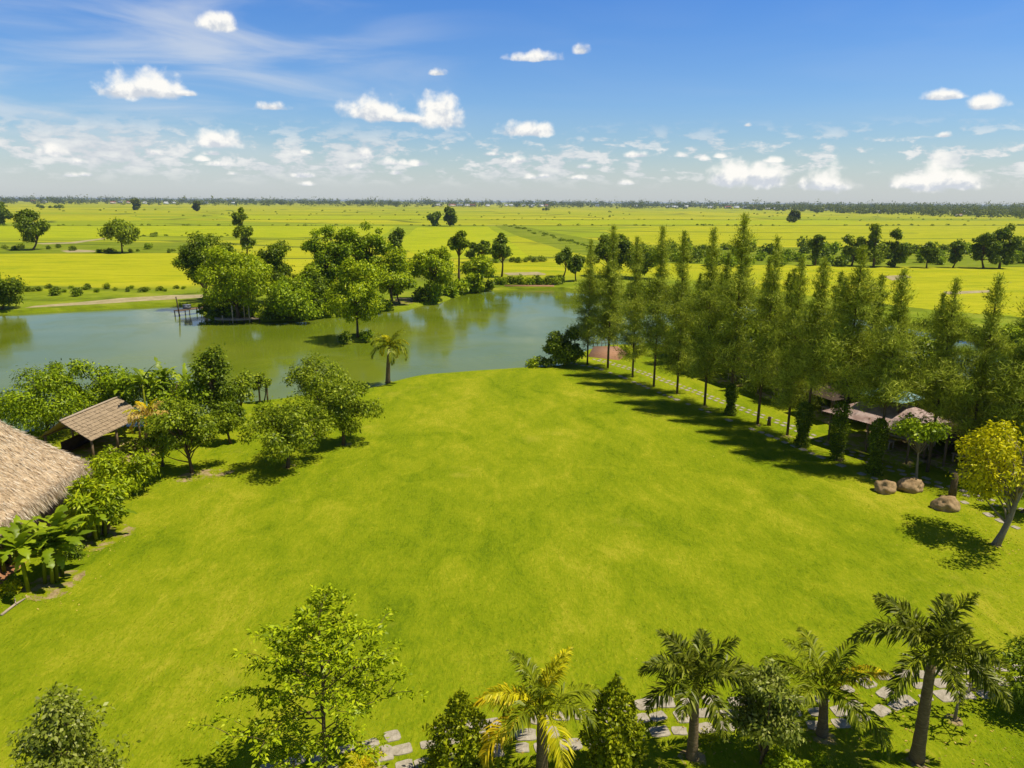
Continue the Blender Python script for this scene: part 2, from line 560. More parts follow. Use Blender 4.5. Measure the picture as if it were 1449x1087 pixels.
# high thin cirrus, mostly on the left
cp = g.mapping(ae, scale=(1, 5.5, 1), rot=(0, 0, .10))
cn = g.noise(cp, 3.6, 6.0, .52, .7)
cen = g.math('MULTIPLY', g.rng(az, -.40, .0, 1, .06, True), g.rng(el, .03, .12, .3, 1))
cen = g.math('MULTIPLY', cen, g.rng(el, .19, .30, 1, .10, True))
cirm = g.math('MULTIPLY', g.rng(cn, .40, .72, 0, .62, True), cen)
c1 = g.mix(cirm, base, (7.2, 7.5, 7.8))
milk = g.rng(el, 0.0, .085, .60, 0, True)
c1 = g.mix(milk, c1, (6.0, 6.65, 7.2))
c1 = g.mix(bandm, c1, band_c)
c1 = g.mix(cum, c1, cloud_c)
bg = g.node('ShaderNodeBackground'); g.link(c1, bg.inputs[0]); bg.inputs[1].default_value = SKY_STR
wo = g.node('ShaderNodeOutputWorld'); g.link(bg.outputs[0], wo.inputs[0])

world.cycles.sampling_method = 'NONE'
scene.cycles.max_bounces = 5
scene.cycles.diffuse_bounces = 3
scene.cycles.glossy_bounces = 2
scene.cycles.transmission_bounces = 2
scene.cycles.volume_bounces = 0
scene.cycles.caustics_reflective = False
scene.cycles.caustics_refractive = False
scene.view_settings.view_transform = 'Standard'
scene.view_settings.look = 'None'
scene.view_settings.exposure = 0.2
scene.view_settings.gamma = 1.0

# ------------------------------------------------------------------ terrain, pond, fields


def smooth_closed(pts, sub=4):
    """Catmull-Rom through closed 2D points"""
    n = len(pts); out = []
    for i in range(n):
        p0, p1, p2, p3 = [np.array(pts[(i + k) % n]) for k in (-1, 0, 1, 2)]
        for k in range(sub):
            t = k / sub
            out.append(tuple(.5 * ((2 * p1) + (-p0 + p2) * t + (2 * p0 - 5 * p1 + 4 * p2 - p3) * t * t + (-p0 + 3 * p1 - 3 * p2 + p3) * t ** 3)))
    return out


def wobble(pts, amp, sc, seed=0.0):
    return [(x + amp * mnoise.noise((x * sc, y * sc, seed)), y + amp * mnoise.noise((x * sc, y * sc, seed + 9))) for x, y in pts]


near_shore = [(1640, 640), (1560, 600), (1449, 556), (1350, 533), (1250, 517), (1150, 505), (1050, 497), (960, 492), (905, 489), (868, 488), (835, 494), (812, 508),
              (795, 516), (760, 519), (700, 523), (640, 527), (600, 531), (560, 539), (528, 547), (470, 556), (420, 562), (380, 566), (335, 571), (300, 584),
              (250, 600), (200, 604), (130, 604), (60, 608), (-20, 620), (-140, 640)]
far_shore = [(-140, 442), (-30, 440), (40, 438), (110, 434.5), (180, 431), (240, 428.5), (286, 430), (292, 440), (310, 449), (370, 450), (440, 447), (500, 441), (545, 436),
             (572, 433), (590, 428), (615, 425), (632, 419), (660, 412), (690, 407.5), (740, 406), (790, 406), (815, 409), (900, 416), (1000, 423), (1100, 429), (1180, 438),
             (1260, 452), (1330, 466), (1400, 480), (1449, 492), (1540, 512), (1640, 535)]
pond = [tuple(P(*q).xy) for q in near_shore] + [tuple(P(*q).xy) for q in far_shore]
near_n = len(near_shore)
pond_s = wobble(smooth_closed(pond, 6), .55, .16)
near_pts = pond_s[:(near_n - 1) * 6 + 1]


def inside(pt, poly):
    x, y = pt; r = False
    j = len(poly) - 1
    for i in range(len(poly)):
        xi, yi = poly[i]; xj, yj = poly[j]
        if (yi > y) != (yj > y) and x < (xj - xi) * (y - yi) / (yj - yi) + xi: r = not r
        j = i
    return r


def sheet(name, polys, z, m, kind='structure', holes=()):
    """flat sheet over the outline, holes cut out"""
    vs, es = [], []
    for pl in list(polys) + list(holes):
        k = len(vs)
        vs += [Vector(q) for q in pl]
        es += [(k + i, k + (i + 1) % len(pl)) for i in range(len(pl))]
    ov, oe, of, *_ = delaunay_2d_cdt(vs, es, [], 0, 1e-5)
    keep = []
    for f in of:
        c = sum((Vector(ov[i]) for i in f), Vector((0, 0))) / len(f)
        if any(inside(c, pl) for pl in polys) and not any(inside(c, h) for h in holes): keep.append(list(f))
    b = MB(); b.add([(v[0], v[1], z) for v in ov], keep)
    o = b.build(name, m)
    o["kind"] = kind
    return o


G = 26000.0
outer = [(-G, -300), (G, -300), (G, G), (-G, G)]
sheet('ground', [outer], 0.0, M['ground'], holes=[pond_s])

WZ = -0.55
b = MB(); b.add([(x, y, WZ) for x, y in [(-150, 30), (170, 30), (170, 260), (-150, 260)]], [[0, 1, 2, 3]])
b.build('water', M['water'])["kind"] = 'structure'

# sloping earth bank round the pond
b = MB(); vs = []; n = len(pond_s)
for i, (x, y) in enumerate(pond_s):
    a = Vector(pond_s[i - 1]); c = Vector(pond_s[(i + 1) % n])
    t = (c - a).normalized(); nn = Vector((-t.y, t.x))
    if not inside((x + nn.x * .3, y + nn.y * .3), pond_s): nn = -nn
    wv = .75 + .5 * mnoise.noise((x * .3, y * .3, 3))
    vs += [(x, y, 0.0), (x + nn.x * wv * .6, y + nn.y * wv * .6, -.3), (x + nn.x * wv * 1.6, y + nn.y * wv * 1.6, -.85)]
fs = []
for i in range(n):
    j = (i + 1) % n
    for k in (0, 1): fs.append([i * 3 + k, j * 3 + k, j * 3 + k + 1, i * 3 + k + 1])
b.add(vs, fs)
b.build('bank', M['scrub'], smooth=True)["kind"] = 'structure'

lawn_pts = near_pts + [(-75, 35), (-75, 4), (100, 4), (100, 45)]
sheet('lawn', [lawn_pts], 0.004, M['lawn'])


def px_poly(pts, sub=4, amp=.6, sc=.08):
    return wobble(smooth_closed([tuple(P(*q).xy) for q in pts], sub), amp, sc, 2.0)


def field(name, pts, m, z=.012, amp=.8):
    dense = []
    for i in range(len(pts)):
        a, c = pts[i], pts[(i + 1) % len(pts)]
        for k in range(6): dense.append((a[0] + (c[0] - a[0]) * k / 6, a[1] + (c[1] - a[1]) * k / 6))
    pl = wobble([tuple(P(*q).xy) for q in dense], amp, .05, 4.0)
    return sheet(name, [pl], z, m)


field('rice_field', [(-80, 361), (120, 361), (250, 362), (300, 366), (300, 396), (180, 400), (60, 404), (-80, 409)], M['rice'])
field('rice_field', [(1080, 377), (1250, 379), (1449, 381), (1600, 382), (1600, 462), (1449, 450), (1340, 441), (1230, 428), (1120, 416), (1060, 408)], M['rice'], .016)
field('rice_field', [(560, 371), (700, 372), (800, 373), (960, 375), (960, 388), (800, 388.5), (680, 387.5), (560, 386)], M['rice'], .012)
field('rice_field', [(940, 346), (870, 331), (845, 326), (1000, 318), (1250, 313), (1600, 312), (1600, 350), (1300, 349), (1100, 348)], M['rice'], .02, 2)
field('rice_field', [(590, 322), (690, 321), (720, 340), (752, 366), (600, 366), (560, 346)], M['ricegreen'], .02, 1.5)
field('rice_field', [(-80, 321), (120, 320), (330, 319), (560, 320), (540, 335), (300, 336), (150, 337), (-80, 336)], M['ricegreen'], .02, 1.5)
field('rice_field', [(700, 340), (745, 331), (860, 338), (880, 346), (800, 346)], M['rice'], .026, 1.5)
field('grass_verge', [(-80, 343), (130, 342), (300, 344), (300, 358), (120, 359), (-80, 360)], M['scrub'], .026, 1.5)
field('grass_verge', [(700, 306 + 14), (735, 320), (900, 350), (960, 368), (860, 370), (790, 352), (735, 335)], M['scrub'], .032, 1.5)
field('grass_verge', [(900, 352), (1100, 350), (1300, 352), (1600, 353), (1600, 379), (1250, 377), (1050, 375), (930, 372)], M['scrub'], .014, 1.5)
field('grass_verge', [(-80, 318.6), (700, 318.9), (1600, 318.7), (1600, 319.6), (700, 320.0), (-80, 319.8)], M['scrub'], .05, 1.0)
field('grass_verge', [(200, 310.4), (800, 310.6), (1450, 310.9), (1450, 311.4), (800, 311.2), (200, 311.0)], M['scrub'], .06, 1.0)
field('grass_verge', [(-60, 303.8), (350, 304.2), (640, 304.6), (640, 305.0), (350, 304.6), (-60, 304.3)], M['scrub'], .07, 1.0)
field('grass_verge', [(150, 333.4), (330, 335.0), (430, 338.4), (430, 340), (320, 337.4), (150, 335)], M['scrub'], .034, 1.0)
field('grass_verge', [(860, 326.6), (1100, 329.0), (1300, 329.8), (1300, 330.6), (1100, 329.9), (860, 327.6)], M['scrub'], .034, 1.0)
field('grass_verge', [(1050, 338.6), (1600, 336.0), (1600, 336.9), (1050, 339.6)], M['scrub'], .034, 1.0)
field('rice_field', [(300, 305.2), (620, 305.4), (700, 310), (330, 310)], M['ricegreen'], .05, 2)
field('rice_field', [(760, 311.8), (1200, 312.2), (1230, 317.6), (800, 317.6)], M['ricegreen'], .05, 2)
field('rice_field', [(-80, 306), (180, 306), (220, 312), (-80, 313)], M['rice'], .05, 2)
field('sandy_track', [(36, 436), (130, 431), (205, 426), (262, 423), (296, 421), (296, 417), (240, 418), (170, 422), (110, 428), (50, 433)], M['sand'], .02, .5)
field('sandy_track', [(84, 355), (112, 353.5), (134, 355), (132, 357), (95, 357.5)], M['sand'], .036, .8)
field('sandy_track', [(50, 344.5), (100, 343), (146, 337), (150, 338), (108, 344.6), (62, 346)], M['sand'], .036, 1.0)
field('sandy_track', [(1250, 391), (1280, 389), (1290, 393), (1262, 397)], M['sand'], .036, .6)
field('sandy_track', [(1335, 413), (1400, 411), (1402, 414), (1340, 417)], M['sand'], .036, .6)
field('sandy_track', [(690, 318.6), (900, 319.4), (900, 320), (690, 319.4)], M['sand'], .04, .6)
field('sandy_track', [(712, 386.5), (760, 385), (772, 388), (770, 389.5), (720, 389.8)], M['sand'], .04, .3)

# ------------------------------------------------------------------ vegetation generators (meshes in local metres, base at origin)


def limb_path(rng, a, b, sag=.12, k=4):
    a, b = np.array(a, float), np.array(b, float)
    L = np.linalg.norm(b - a)
    off = rng.normal(size=3) * L * .07
    return [tuple(a + (b - a) * t + off * math.sin(PI * t) + np.array([0, 0, L * sag]) * math.sin(PI * t)) for t in np.linspace(0, 1, k)]


def broad_tree(rng, H, R, cb=.3, ncl=40, nl=90, leaf=.22, clr=.34, trunk_r=None, stems=1, lean=0.0, flat=.75, droop=.25, pointed=0.0, asp=.5):
    """-> (trunk MB, crown MB). Crown = many leaf clumps of uneven size in an uneven envelope"""
    tr, cr = MB(), MB()
    tr_r = trunk_r or max(.05, .022 * H)
    cz, hz = (cb + 1) / 2 * H, (1 - cb) / 2 * H
    cl = []
    ph = rng.uniform(0, 6.28, 4)
    nlobe = max(6, int(ncl * .24))
    lobes = []
    tries = 0
    while len(lobes) < nlobe:
        tries += 1
        u = rng.normal(size=3); u /= np.linalg.norm(u)
        if tries < 400 and any(np.dot(u, q) > .80 for q in lobes): continue
        lobes.append(u)
    for i in range(ncl):
        lb = lobes[i % nlobe]
        first = i < nlobe
        rr = rng.uniform(.60, .84) if first else rng.uniform(.38, .98)
        u = lb + (0 if first else 1) * rng.normal(size=3) * .27
        if i > ncl * .88: u = rng.normal(size=3); rr = rng.uniform(.1, .55)
        u /= np.linalg.norm(u)
        a = math.atan2(u[1], u[0])
        env = 1 + .16 * math.sin(2 * a + ph[0]) + .12 * math.sin(3 * a + ph[1] + 2 * u[2])
        zz = u[2] * rr
        w = 1.0 - pointed * max(0.0, (zz + 1) / 2) ** 1.1
        cl.append((u[0] * R * rr * env * w + lean * (zz + 1) * H * .3, u[1] * R * rr * env * w, cz + zz * hz * (.94 + .12 * math.sin(a + ph[3]))))
    cl = np.array(cl)
    # stems and limbs
    for s_ in range(stems):
        a0 = rng.uniform(0, 6.28)
        off = (0 if stems == 1 else tr_r * 2.2)
        base = (math.cos(a0) * off, math.sin(a0) * off, -.1)
        top = (lean * H * .4 + rng.normal() * R * .12 + math.cos(a0) * off * 4, rng.normal() * R * .12 + math.sin(a0) * off * 4, cz + hz * .35)
        path = limb_path(rng, base, top, 0.0, 7)
        tr.tube(path, list(np.linspace(tr_r * 1.15, tr_r * .3, 7) * np.array([1.25, 1, 1, 1, 1, 1, 1])), 7)
        for c in cl[s_::stems][:26]:
            t = np.clip((c[2] - .35 * hz) / (top[2]) * .75, .28, .9)
            i = t * 6; k = int(i); f = i - k
            p0 = np.array(path[k]) * (1 - f) + np.array(path[min(k + 1, 6)]) * f
            r0 = tr_r * (.55 - .35 * t)
            tr.tube(limb_path(rng, p0, c, .06), [r0, r0 * .7, r0 * .45, r0 * .2], 5)
    # clumps
    radii = clr * R * np.where(np.arange(ncl) < nlobe, rng.uniform(.95, 1.3, ncl), rng.uniform(.45, .95, ncl))
    Ps, Ds, Ns = [], [], []
    for c, r in zip(cl, radii):
        k = int(nl * (r / (clr * R)) ** 1.6)
        q = unit(rng.normal(size=(k, 3)))
        rad = (rng.uniform(.12, 1, (k, 1)) ** .5)
        rad = np.where(rng.uniform(size=(k, 1)) < .11, rng.uniform(.95, 1.45, (k, 1)), rad)
        loc = q * rad * r * np.array([1, 1, flat])
        out = np.array([c[0], c[1], (c[2] - cz)]) / max(R, hz)
        d = unit(q * .8 + out * .6 + rng.normal(size=(k, 3)) * .55 + np.array([0, 0, -droop]))
        Ps.append(loc + c); Ds.append(d)
        Ns.append(unit(q * .75 + out * .5 + rng.normal(size=(k, 3)) * .38 + np.array([0, 0, .35])))
    Pn, D, Nn = np.concatenate(Ps), np.concatenate(Ds), np.concatenate(Ns)
    L = leaf * rng.uniform(.65, 1.35, len(Pn))
    cr.quads(leaf_quads(rng, Pn, D, L, L * asp, .12, Nn))
    return tr, cr


def casuarina(rng, H, R, cb=.22, tassels=9000, w=.030, trunk_r=.11, dens=1.0):
    """tall slender tree: whorls of fine rising branches hung with needle tassels"""
    tr, cr = MB(), MB()
    bend = rng.normal(size=2) * .25
    path = [(bend[0] * math.sin(t * 2.4) * t, bend[1] * math.sin(t * 2.1) * t, H * t - .1 * (t == 0)) for t in np.linspace(0, 1, 10)]
    tr.tube(path, list(trunk_r * (1.1 - np.linspace(0, 1, 10)) ** .9 + .008), 6)

    def at(z):
        t = max(0, min(.999, z / H)); i = t * 9; k = int(i); f = i - k
        return np.array(path[k]) * (1 - f) + np.array(path[k + 1]) * f
    Ps, Ds, Ls, Ns = [], [], [], []
    nb = int(150 * dens)
    for i in range(nb):
        t = (i + rng.uniform()) / nb
        z = H * (cb + (1 - cb) * t ** .95)
        tt = (z / H - cb) / (1 - cb)
        prof = (min(1, .55 + tt * 2.2)) * (1 - tt) ** .85 * (.72 + .28 * math.sin(tt * 15 + bend[0] * 19)) * (1 if rng.uniform() > .13 else .35)
        L = R * max(.05, prof) * rng.uniform(.6, 1.25) + .12
        a = i * 2.39996 + rng.normal() * .4
        up = rng.uniform(.15, .75) + .5 * tt
        dirv = np.array([math.cos(a), math.sin(a), up]); dirv /= np.linalg.norm(dirv)
        p0 = at(z)
        m_ = 7
        pts = []
        for s_ in np.linspace(0, 1, m_):
            pts.append(p0 + dirv * L * s_ + np.array([0, 0, -.20 * L * s_ ** 2.2]))
        if L > .6: tr.tube(pts[::2], [.022, .016, .010, .005], 3, False)
        k = int(tassels / nb * (L / (R * .75)) * rng.uniform(.15, 2.0) * (1 - .45 * max(0, tt - .7) / .3)) + 5
        s_ = rng.uniform(.12, 1.0, k) ** .8
        pa = np.array(pts); ii = s_ * (m_ - 1); ki = np.minimum(ii.astype(int), m_ - 2); ff = (ii - ki)[:, None]
        pp = pa[ki] * (1 - ff) + pa[ki + 1] * ff
        spread = .07 + .10 * L
        pp = pp + rng.normal(size=(k, 3)) * np.array([spread, spread, spread * .7]) * (.35 + s_[:, None])
        d = unit(dirv[None] * .9 + rng.normal(size=(k, 3)) * .55 + np.array([0, 0, .25]))
        Ps.append(pp); Ds.append(d); Ls.append(rng.uniform(.26, .62, k) * (1.05 - .45 * tt))
        Ns.append(unit(np.array([math.cos(a), math.sin(a), .55])[None] + rng.normal(size=(k, 3)) * .5))
    # wispy leader
    k = 90
    z = H * (1 - rng.uniform(0, 1, k) ** 1.6 * .10)
    Ps.append(np.array([at(q) for q in z]) + rng.normal(size=(k, 3)) * .05)
    Ds.append(unit(rng.normal(size=(k, 3)) * .4 + np.array([0, 0, 1]))); Ls.append(rng.uniform(.2, .5, k)); Ns.append(unit(rng.normal(size=(k, 3))))
    Pn, D, L, Nn = np.concatenate(Ps), np.concatenate(Ds), np.concatenate(Ls), np.concatenate(Ns)
    cr.quads(leaf_quads(rng, Pn, D, L, w * rng.uniform(.7, 1.3, len(L)) + L * .045, .10, Nn))
    return tr, cr


def frond(rng, L, az, pitch, droop=1.5, nleaf=34, lw=.055, ll=.62, plume=.25, twist=0.0):
    """one pinnate palm frond from the origin"""
    b = MB(); m_ = 12
    p = np.zeros(3); pts = [p.copy()]; dirs = []
    for i in range(m_):
        t = i / (m_ - 1)
        e = pitch - droop * t ** 1.35
        d = np.array([math.cos(e) * math.cos(az), math.cos(e) * math.sin(az), math.sin(e)])
        dirs.append(d); p = p + d * L / m_; pts.append(p.copy())
    dirs.append(dirs[-1])
    b.tube(pts, list(np.linspace(.028, .006, m_ + 1)), 4, False)
    pa, da = np.array(pts), np.array(dirs)
    t = np.repeat(np.linspace(.13, 1.0, nleaf), 2)
    n = len(t); side = np.tile([1.0, -1.0], nleaf)[:, None]
    ii = t * m_; k = np.minimum(ii.astype(int), m_ - 1); f = (ii - k)[:, None]
    p0 = pa[k] * (1 - f) + pa[k + 1] * f; d0 = unit(da[k] * (1 - f) + da[k + 1] * f)
    s = unit(np.cross(d0, np.array([0, 0, 1.0]))); u = np.cross(s, d0)
    prof = (np.sin(np.clip(t * 1.02, 0, 1) * PI * .86 + .30) ** .8)[:, None]
    d = unit(s * side * 1.0 + d0 * (.45 + .9 * t[:, None]) + u * (.28 + plume * rng.normal(size=(n, 1))) + rng.normal(size=(n, 3)) * .10)
    l = ll * prof * rng.uniform(.85, 1.15, (n, 1))
    W = lw * (.6 + .6 * prof)
    mid = p0 + d * l * .5
    tip = p0 + d * l * .92 + np.array([0, 0, -1.0]) * l * ((.30 if plume < .5 else .10) + .2 * rng.uniform(size=(n, 1)))
    wv = unit(np.cross(d, u * .6 + s * side * .2 + rng.normal(size=(n, 3)) * .25)) * W * .5
    b.quads(np.stack([p0, mid + wv, tip, mid - wv], 1))
    return b


def palm(name, label, loc, H, nfr, L, mats, cat="palm tree", group=None, tr_r=.14, seed=1, lean=(0, 0), pitch=(1.25, .05), droop=(1.2, 1.9),
         golds=(), nleaf=34, ll=.62, lw=.055, plume=.22, shaft=None, az0=0.0):
    """trunk + every frond a part of its own"""
    rng = np.random.default_rng(seed)
    r = thing(name, label, cat, loc, 0, group)
    tp = []
    for t in np.linspace(0, 1, 14):
        tp.append((lean[0] * t ** 1.5, lean[1] * t ** 1.5, H * t - .1 * (t == 0)))
    b = MB()
    rad = [tr_r * (1.35 - .45 * t + .25 * math.exp(-t * 9) + (.07 * (i % 2))) for i, t in enumerate(np.linspace(0, 1, 14))]
    b.tube(tp, rad, 10)
    b.build('trunk', M['palmtrunk'], r, True)
    top = np.array(tp[-1])
    if shaft:
        c = MB(); c.tube([top - [0, 0, .05], top + [0, 0, shaft * .6], top + [0, 0, shaft]], [tr_r * .95, tr_r * .7, tr_r * .3], 8)
        c.build('crownshaft', M['palm'], r, True)
        top = top + np.array([0, 0, shaft * .8])
    for i in range(nfr):
        f = (i + .5) / nfr
        az = az0 + i * 2.39996 + rng.normal() * .18
        e = pitch[0] + (pitch[1] - pitch[0]) * f + rng.normal() * .08
        dr = droop[0] + (droop[1] - droop[0]) * f
        fb = frond(rng, L * rng.uniform(.88, 1.08) * (.8 + .2 * f), az, e, dr, nleaf, lw, ll, plume)
        m = mats[1] if i in golds else mats[0]
        if len(mats) > 2 and not (i in golds) and rng.uniform() < .3: m = mats[2]
        o = fb.build('frond', m, r)
        o.location = top
        if i in golds: o["label"] = "yellowing frond"
    return r


def big_leaf(b, rng, p, az, pitch, L, W, droop):
    """broad arched blade (banana): V-folded, torn edges"""
    m_ = 18; p = np.array(p, float); pts = []; s = np.array([-math.sin(az), math.cos(az), 0])
    tears = np.where(rng.uniform(size=(m_ + 1, 2)) < .36, rng.uniform(.30, .65, (m_ + 1, 2)), rng.uniform(.85, 1.15, (m_ + 1, 2)))
    for i in range(m_ + 1):
        t = i / m_
        e = pitch - droop * t ** 1.5
        d = np.array([math.cos(e) * math.cos(az), math.cos(e) * math.sin(az), math.sin(e)])
        u = np.cross(d, s) * -1
        w = W * .5 * (math.sin(min(1, t * 1.0 + .06) * PI) ** .55 if t < .97 else .12) * (0.18 if t < .09 else 1)
        pts.append((p + s * w * tears[i, 0] + np.array([0, 0, -.25 * w]), p.copy(), p - s * w * tears[i, 1] + np.array([0, 0, -.25 * w])))
        p = p + d * L / m_
    vs = [q for tri in pts for q in tri]; fs = []
    for i in range(m_):
        a = i * 3
        fs += [[a, a + 1, a + 4, a + 3], [a + 1, a + 2, a + 5, a + 4]]
    b.add(np.array(vs), fs)


def banana_clump(rng, H, nst, nlf, L, W, spread=.5):
    tr, cr = MB(), MB()
    for s_ in range(nst):
        a = rng.uniform(0, 6.28); r = spread * math.sqrt(rng.uniform()) * (0 if s_ == 0 else 1)
        base = np.array([math.cos(a) * r, math.sin(a) * r, -.05])
        h = H * rng.uniform(.45, .75)
        top = base + np.array([math.cos(a) * .15, math.sin(a) * .15, h])
        tr.tube([base, (base + top) / 2, top], [.11, .09, .06], 7)
        for i in range(nlf):
            big_leaf(cr, rng, top - [0, 0, .12 * i / nlf], i * 2.4 + rng.normal() * .3 + s_, 1.35 - 1.25 * (i / nlf) + rng.normal() * .1, L * rng.uniform(.75, 1.15), W * rng.uniform(.8, 1.2), 1.1 + .7 * rng.uniform())
    return tr, cr


def bush_mb(rng, R, H, nl=900, leaf=.14, ncl=14, asp=.55):
    cr = MB(); Ps, Ds, Ns = [], [], []
    for c in range(ncl):
        a = rng.uniform(0, 6.28); rr = math.sqrt(rng.uniform()) * .68
        cc = np.array([math.cos(a) * rr * R, math.sin(a) * rr * R, H * rng.uniform(.25, .72) * (1 - .35 * rr)])
        r = R * rng.uniform(.28, .46)
        k = int(nl / ncl)
        q = unit(rng.normal(size=(k, 3)))
        loc = q * (rng.uniform(.3, 1, (k, 1)) ** .6) * np.array([r, r, min(r, H * .42)])
        pp = loc + cc
        pp[:, 2] = np.maximum(pp[:, 2], .03)
        Ps.append(pp); Ds.append(unit(q + rng.normal(size=(k, 3)) * .5 + np.array([0, 0, .15])))
        Ns.append(unit(q * .9 + rng.normal(size=(k, 3)) * .38 + np.array([0, 0, .45])))
    Pn, D, Nn = np.concatenate(Ps), np.concatenate(Ds), np.concatenate(Ns)
    L = leaf * rng.uniform(.6, 1.4, len(Pn))
    cr.quads(leaf_quads(rng, Pn, D, L, L * asp, .12, Nn))
    return cr


def cone_shrub(rng, H, R, nl=5200, leaf=.11, low=.12, column=False):
    """dense clipped-looking conical shrub"""
    tr, cr = MB(), MB()
    tr.tube([(0, 0, -.05), (.02, 0, H * .5), (0, 0, H * .95)], [.05, .035, .01], 6)
    t = 1 - np.sqrt(rng.uniform(0, 1, nl))
    a = rng.uniform(0, 6.28, nl)
    ph = rng.uniform(0, 6.28, 3)
    lumps = 1 + .20 * np.sin(5 * a + ph[0] + 9 * t) + .17 * np.sin(3 * a - 14 * t + ph[1]) + .10 * np.sin(11 * a + 23 * t) + .10 * np.sin(7 * a - 31 * t + ph[2])
    prof = np.sin(PI * (t * .74 + .26)) ** 1.15 * (1.0 - .15 * t)
    if column:
        t = rng.uniform(0, 1, nl); prof = np.where(t > .8, np.sqrt(np.maximum(0, 1 - ((t - .8) / .2) ** 2)), .78 + .22 * np.sin(t * 9 + ph[0]))
    r = R * prof * lumps * rng.uniform(.55, 1.05, nl) ** .5
    Pn = np.stack([np.cos(a) * r, np.sin(a) * r, H * (low + (1 - low) * t) + rng.normal(size=nl) * .03], 1)
    D = unit(np.stack([np.cos(a), np.sin(a), np.full(nl, .55)], 1) + rng.normal(size=(nl, 3)) * .45)
    L = leaf * rng.uniform(.6, 1.4, nl)
    Nn = unit(np.stack([np.cos(a), np.sin(a), np.full(nl, .5)], 1) + rng.normal(size=(nl, 3)) * .5)
    cr.quads(leaf_quads(rng, Pn, D, L, L * .5, .15, Nn))
    return tr, cr


def feather_tree(rng, H, R, nb=46, cb=.25, leaf=.17):
    """open tree of long spreading boughs feathered with leaflets on both sides"""
    tr, cr = MB(), MB()
    path = [(.10 * math.sin(3 * t), .08 * math.sin(4 * t + 1), H * t - .1 * (t == 0)) for t in np.linspace(0, 1, 9)]
    tr.tube(path, list(np.linspace(.10, .012, 9)), 7)
    Ps, Ds, Ls = [], [], []

    def bough(p0, d, L, n, sub=True):
        s = np.linspace(0, 1, 8)[:, None]
        pts = p0 + d * L * s + np.array([0, 0, 1.0]) * (.10 * L * np.sin(s * PI) - .10 * L * s ** 2) + rng.normal(size=(8, 3)) * .015 * L
        tr.tube(pts[::2], list(np.linspace(.024, .006, 4) * (L / R + .3)), 4, False)
        k = n
        t = rng.uniform(.18, 1.02, k) ** .75
        ii = np.clip(t, 0, .999) * 7; ki = ii.astype(int); f = (ii - ki)[:, None]
        pp = pts[ki] * (1 - f) + pts[np.minimum(ki + 1, 7)] * f
        side = np.where(rng.uniform(size=k) < .5, 1.0, -1.0)[:, None]
        sv = unit(np.cross(np.tile(d, (k, 1)), np.array([0, 0, 1.0])))
        dd = unit(sv * side * .9 + d * .75 + rng.normal(size=(k, 3)) * .38 + np.array([0, 0, -.10]))
        Ps.append(pp + dd * .09 * rng.uniform(0, 1.8, (k, 1)) + rng.normal(size=(k, 3)) * .05); Ds.append(dd); Ls.append(leaf * rng.uniform(.6, 1.4, k))
        if sub and L > .7:
            for q in range(5):
                i = rng.integers(2, 7)
                d2 = unit((d + sv[0] * rng.choice([-1, 1]) * rng.uniform(.5, 1.0) + np.array([0, 0, rng.uniform(-.15, .4)]))[None])[0]
                bough(pts[i], d2, L * rng.uniform(.28, .48), int(n * .42), False)
    for i in range(nb):
        t = (i + .5) / nb
        z = H * (cb + (1 - cb) * t)
        f = t * (1 - cb) + cb
        k = min(int(f * 8), 7); ff = f * 8 - k
        p0 = np.array(path[k]) * (1 - ff) + np.array(path[k + 1]) * ff
        a = i * 2.39996 + rng.normal() * .25
        d = np.array([math.cos(a), math.sin(a), .12 + .75 * t ** 1.5 + rng.normal() * .1]); d /= np.linalg.norm(d)
        L = R * (1 - t) ** .48 * rng.uniform(.62, 1.18) * (.62 + min(.38, t * 2.5)) + .18
        bough(p0, d, L, int(70 * L / R) + 26)
    Pn, D, L = np.concatenate(Ps), np.concatenate(Ds), np.concatenate(Ls)
    Nn = unit(rng.normal(size=(len(L), 3)) * .55 + np.array([0, 0, 1.0]) + D * .2)
    cr.quads(leaf_quads(rng, Pn, D, L, L * .42, .14, Nn))
    return tr, cr


def branchy(rng, H, R, m_leaf=7, leaf=.2):
    """frangipani: thick forking bare branches with leaf rosettes at their ends"""
    tr, cr = MB(), MB(); tips = []

    def grow(p, d, L, r, lv):
        q = p + d * L
        tr.tube([p, p + d * L * .5 + rng.normal(size=3) * .03 * L, q], [r, r * .85, r * .7], 6)
        if lv == 0:
            tips.append((q, d)); return
        for i in range(3 if lv > 1 else 2):
            a = i * 2.1 + rng.uniform(0, 1.2)
            s = np.array([math.cos(a), math.sin(a), 0])
            dd = d * .75 + s * .62 + np.array([0, 0, .12]); dd /= np.linalg.norm(dd)
            grow(q, dd, L * .74, r * .68, lv - 1)
    grow(np.array([0, 0, -.05]), np.array([.05, 0, 1.0]), H * .30, .07, 4)
    Ps, Ds = [], []
    for q, d in tips:
        k = m_leaf
        Ps.append(np.repeat(q[None], k, 0)); Ds.append(unit(rng.normal(size=(k, 3)) + d * .7))
    Pn, D = np.concatenate(Ps), np.concatenate(Ds)
    L = leaf * rng.uniform(.6, 1.3, len(Pn))
    cr.quads(leaf_quads(rng, Pn, D, L, L * .36, .1))
    return tr, cr


def plant(name, label, cat, loc, mbs, tm, lm, rz=0.0, group=None, s=1.0):
    r = thing(name, label, cat, loc, rz, group)
    tr, cr = mbs
    tr.build('trunk', tm, r, True)
    cr.build('crown', lm, r)
    r.scale = (s, s, s)
    return r


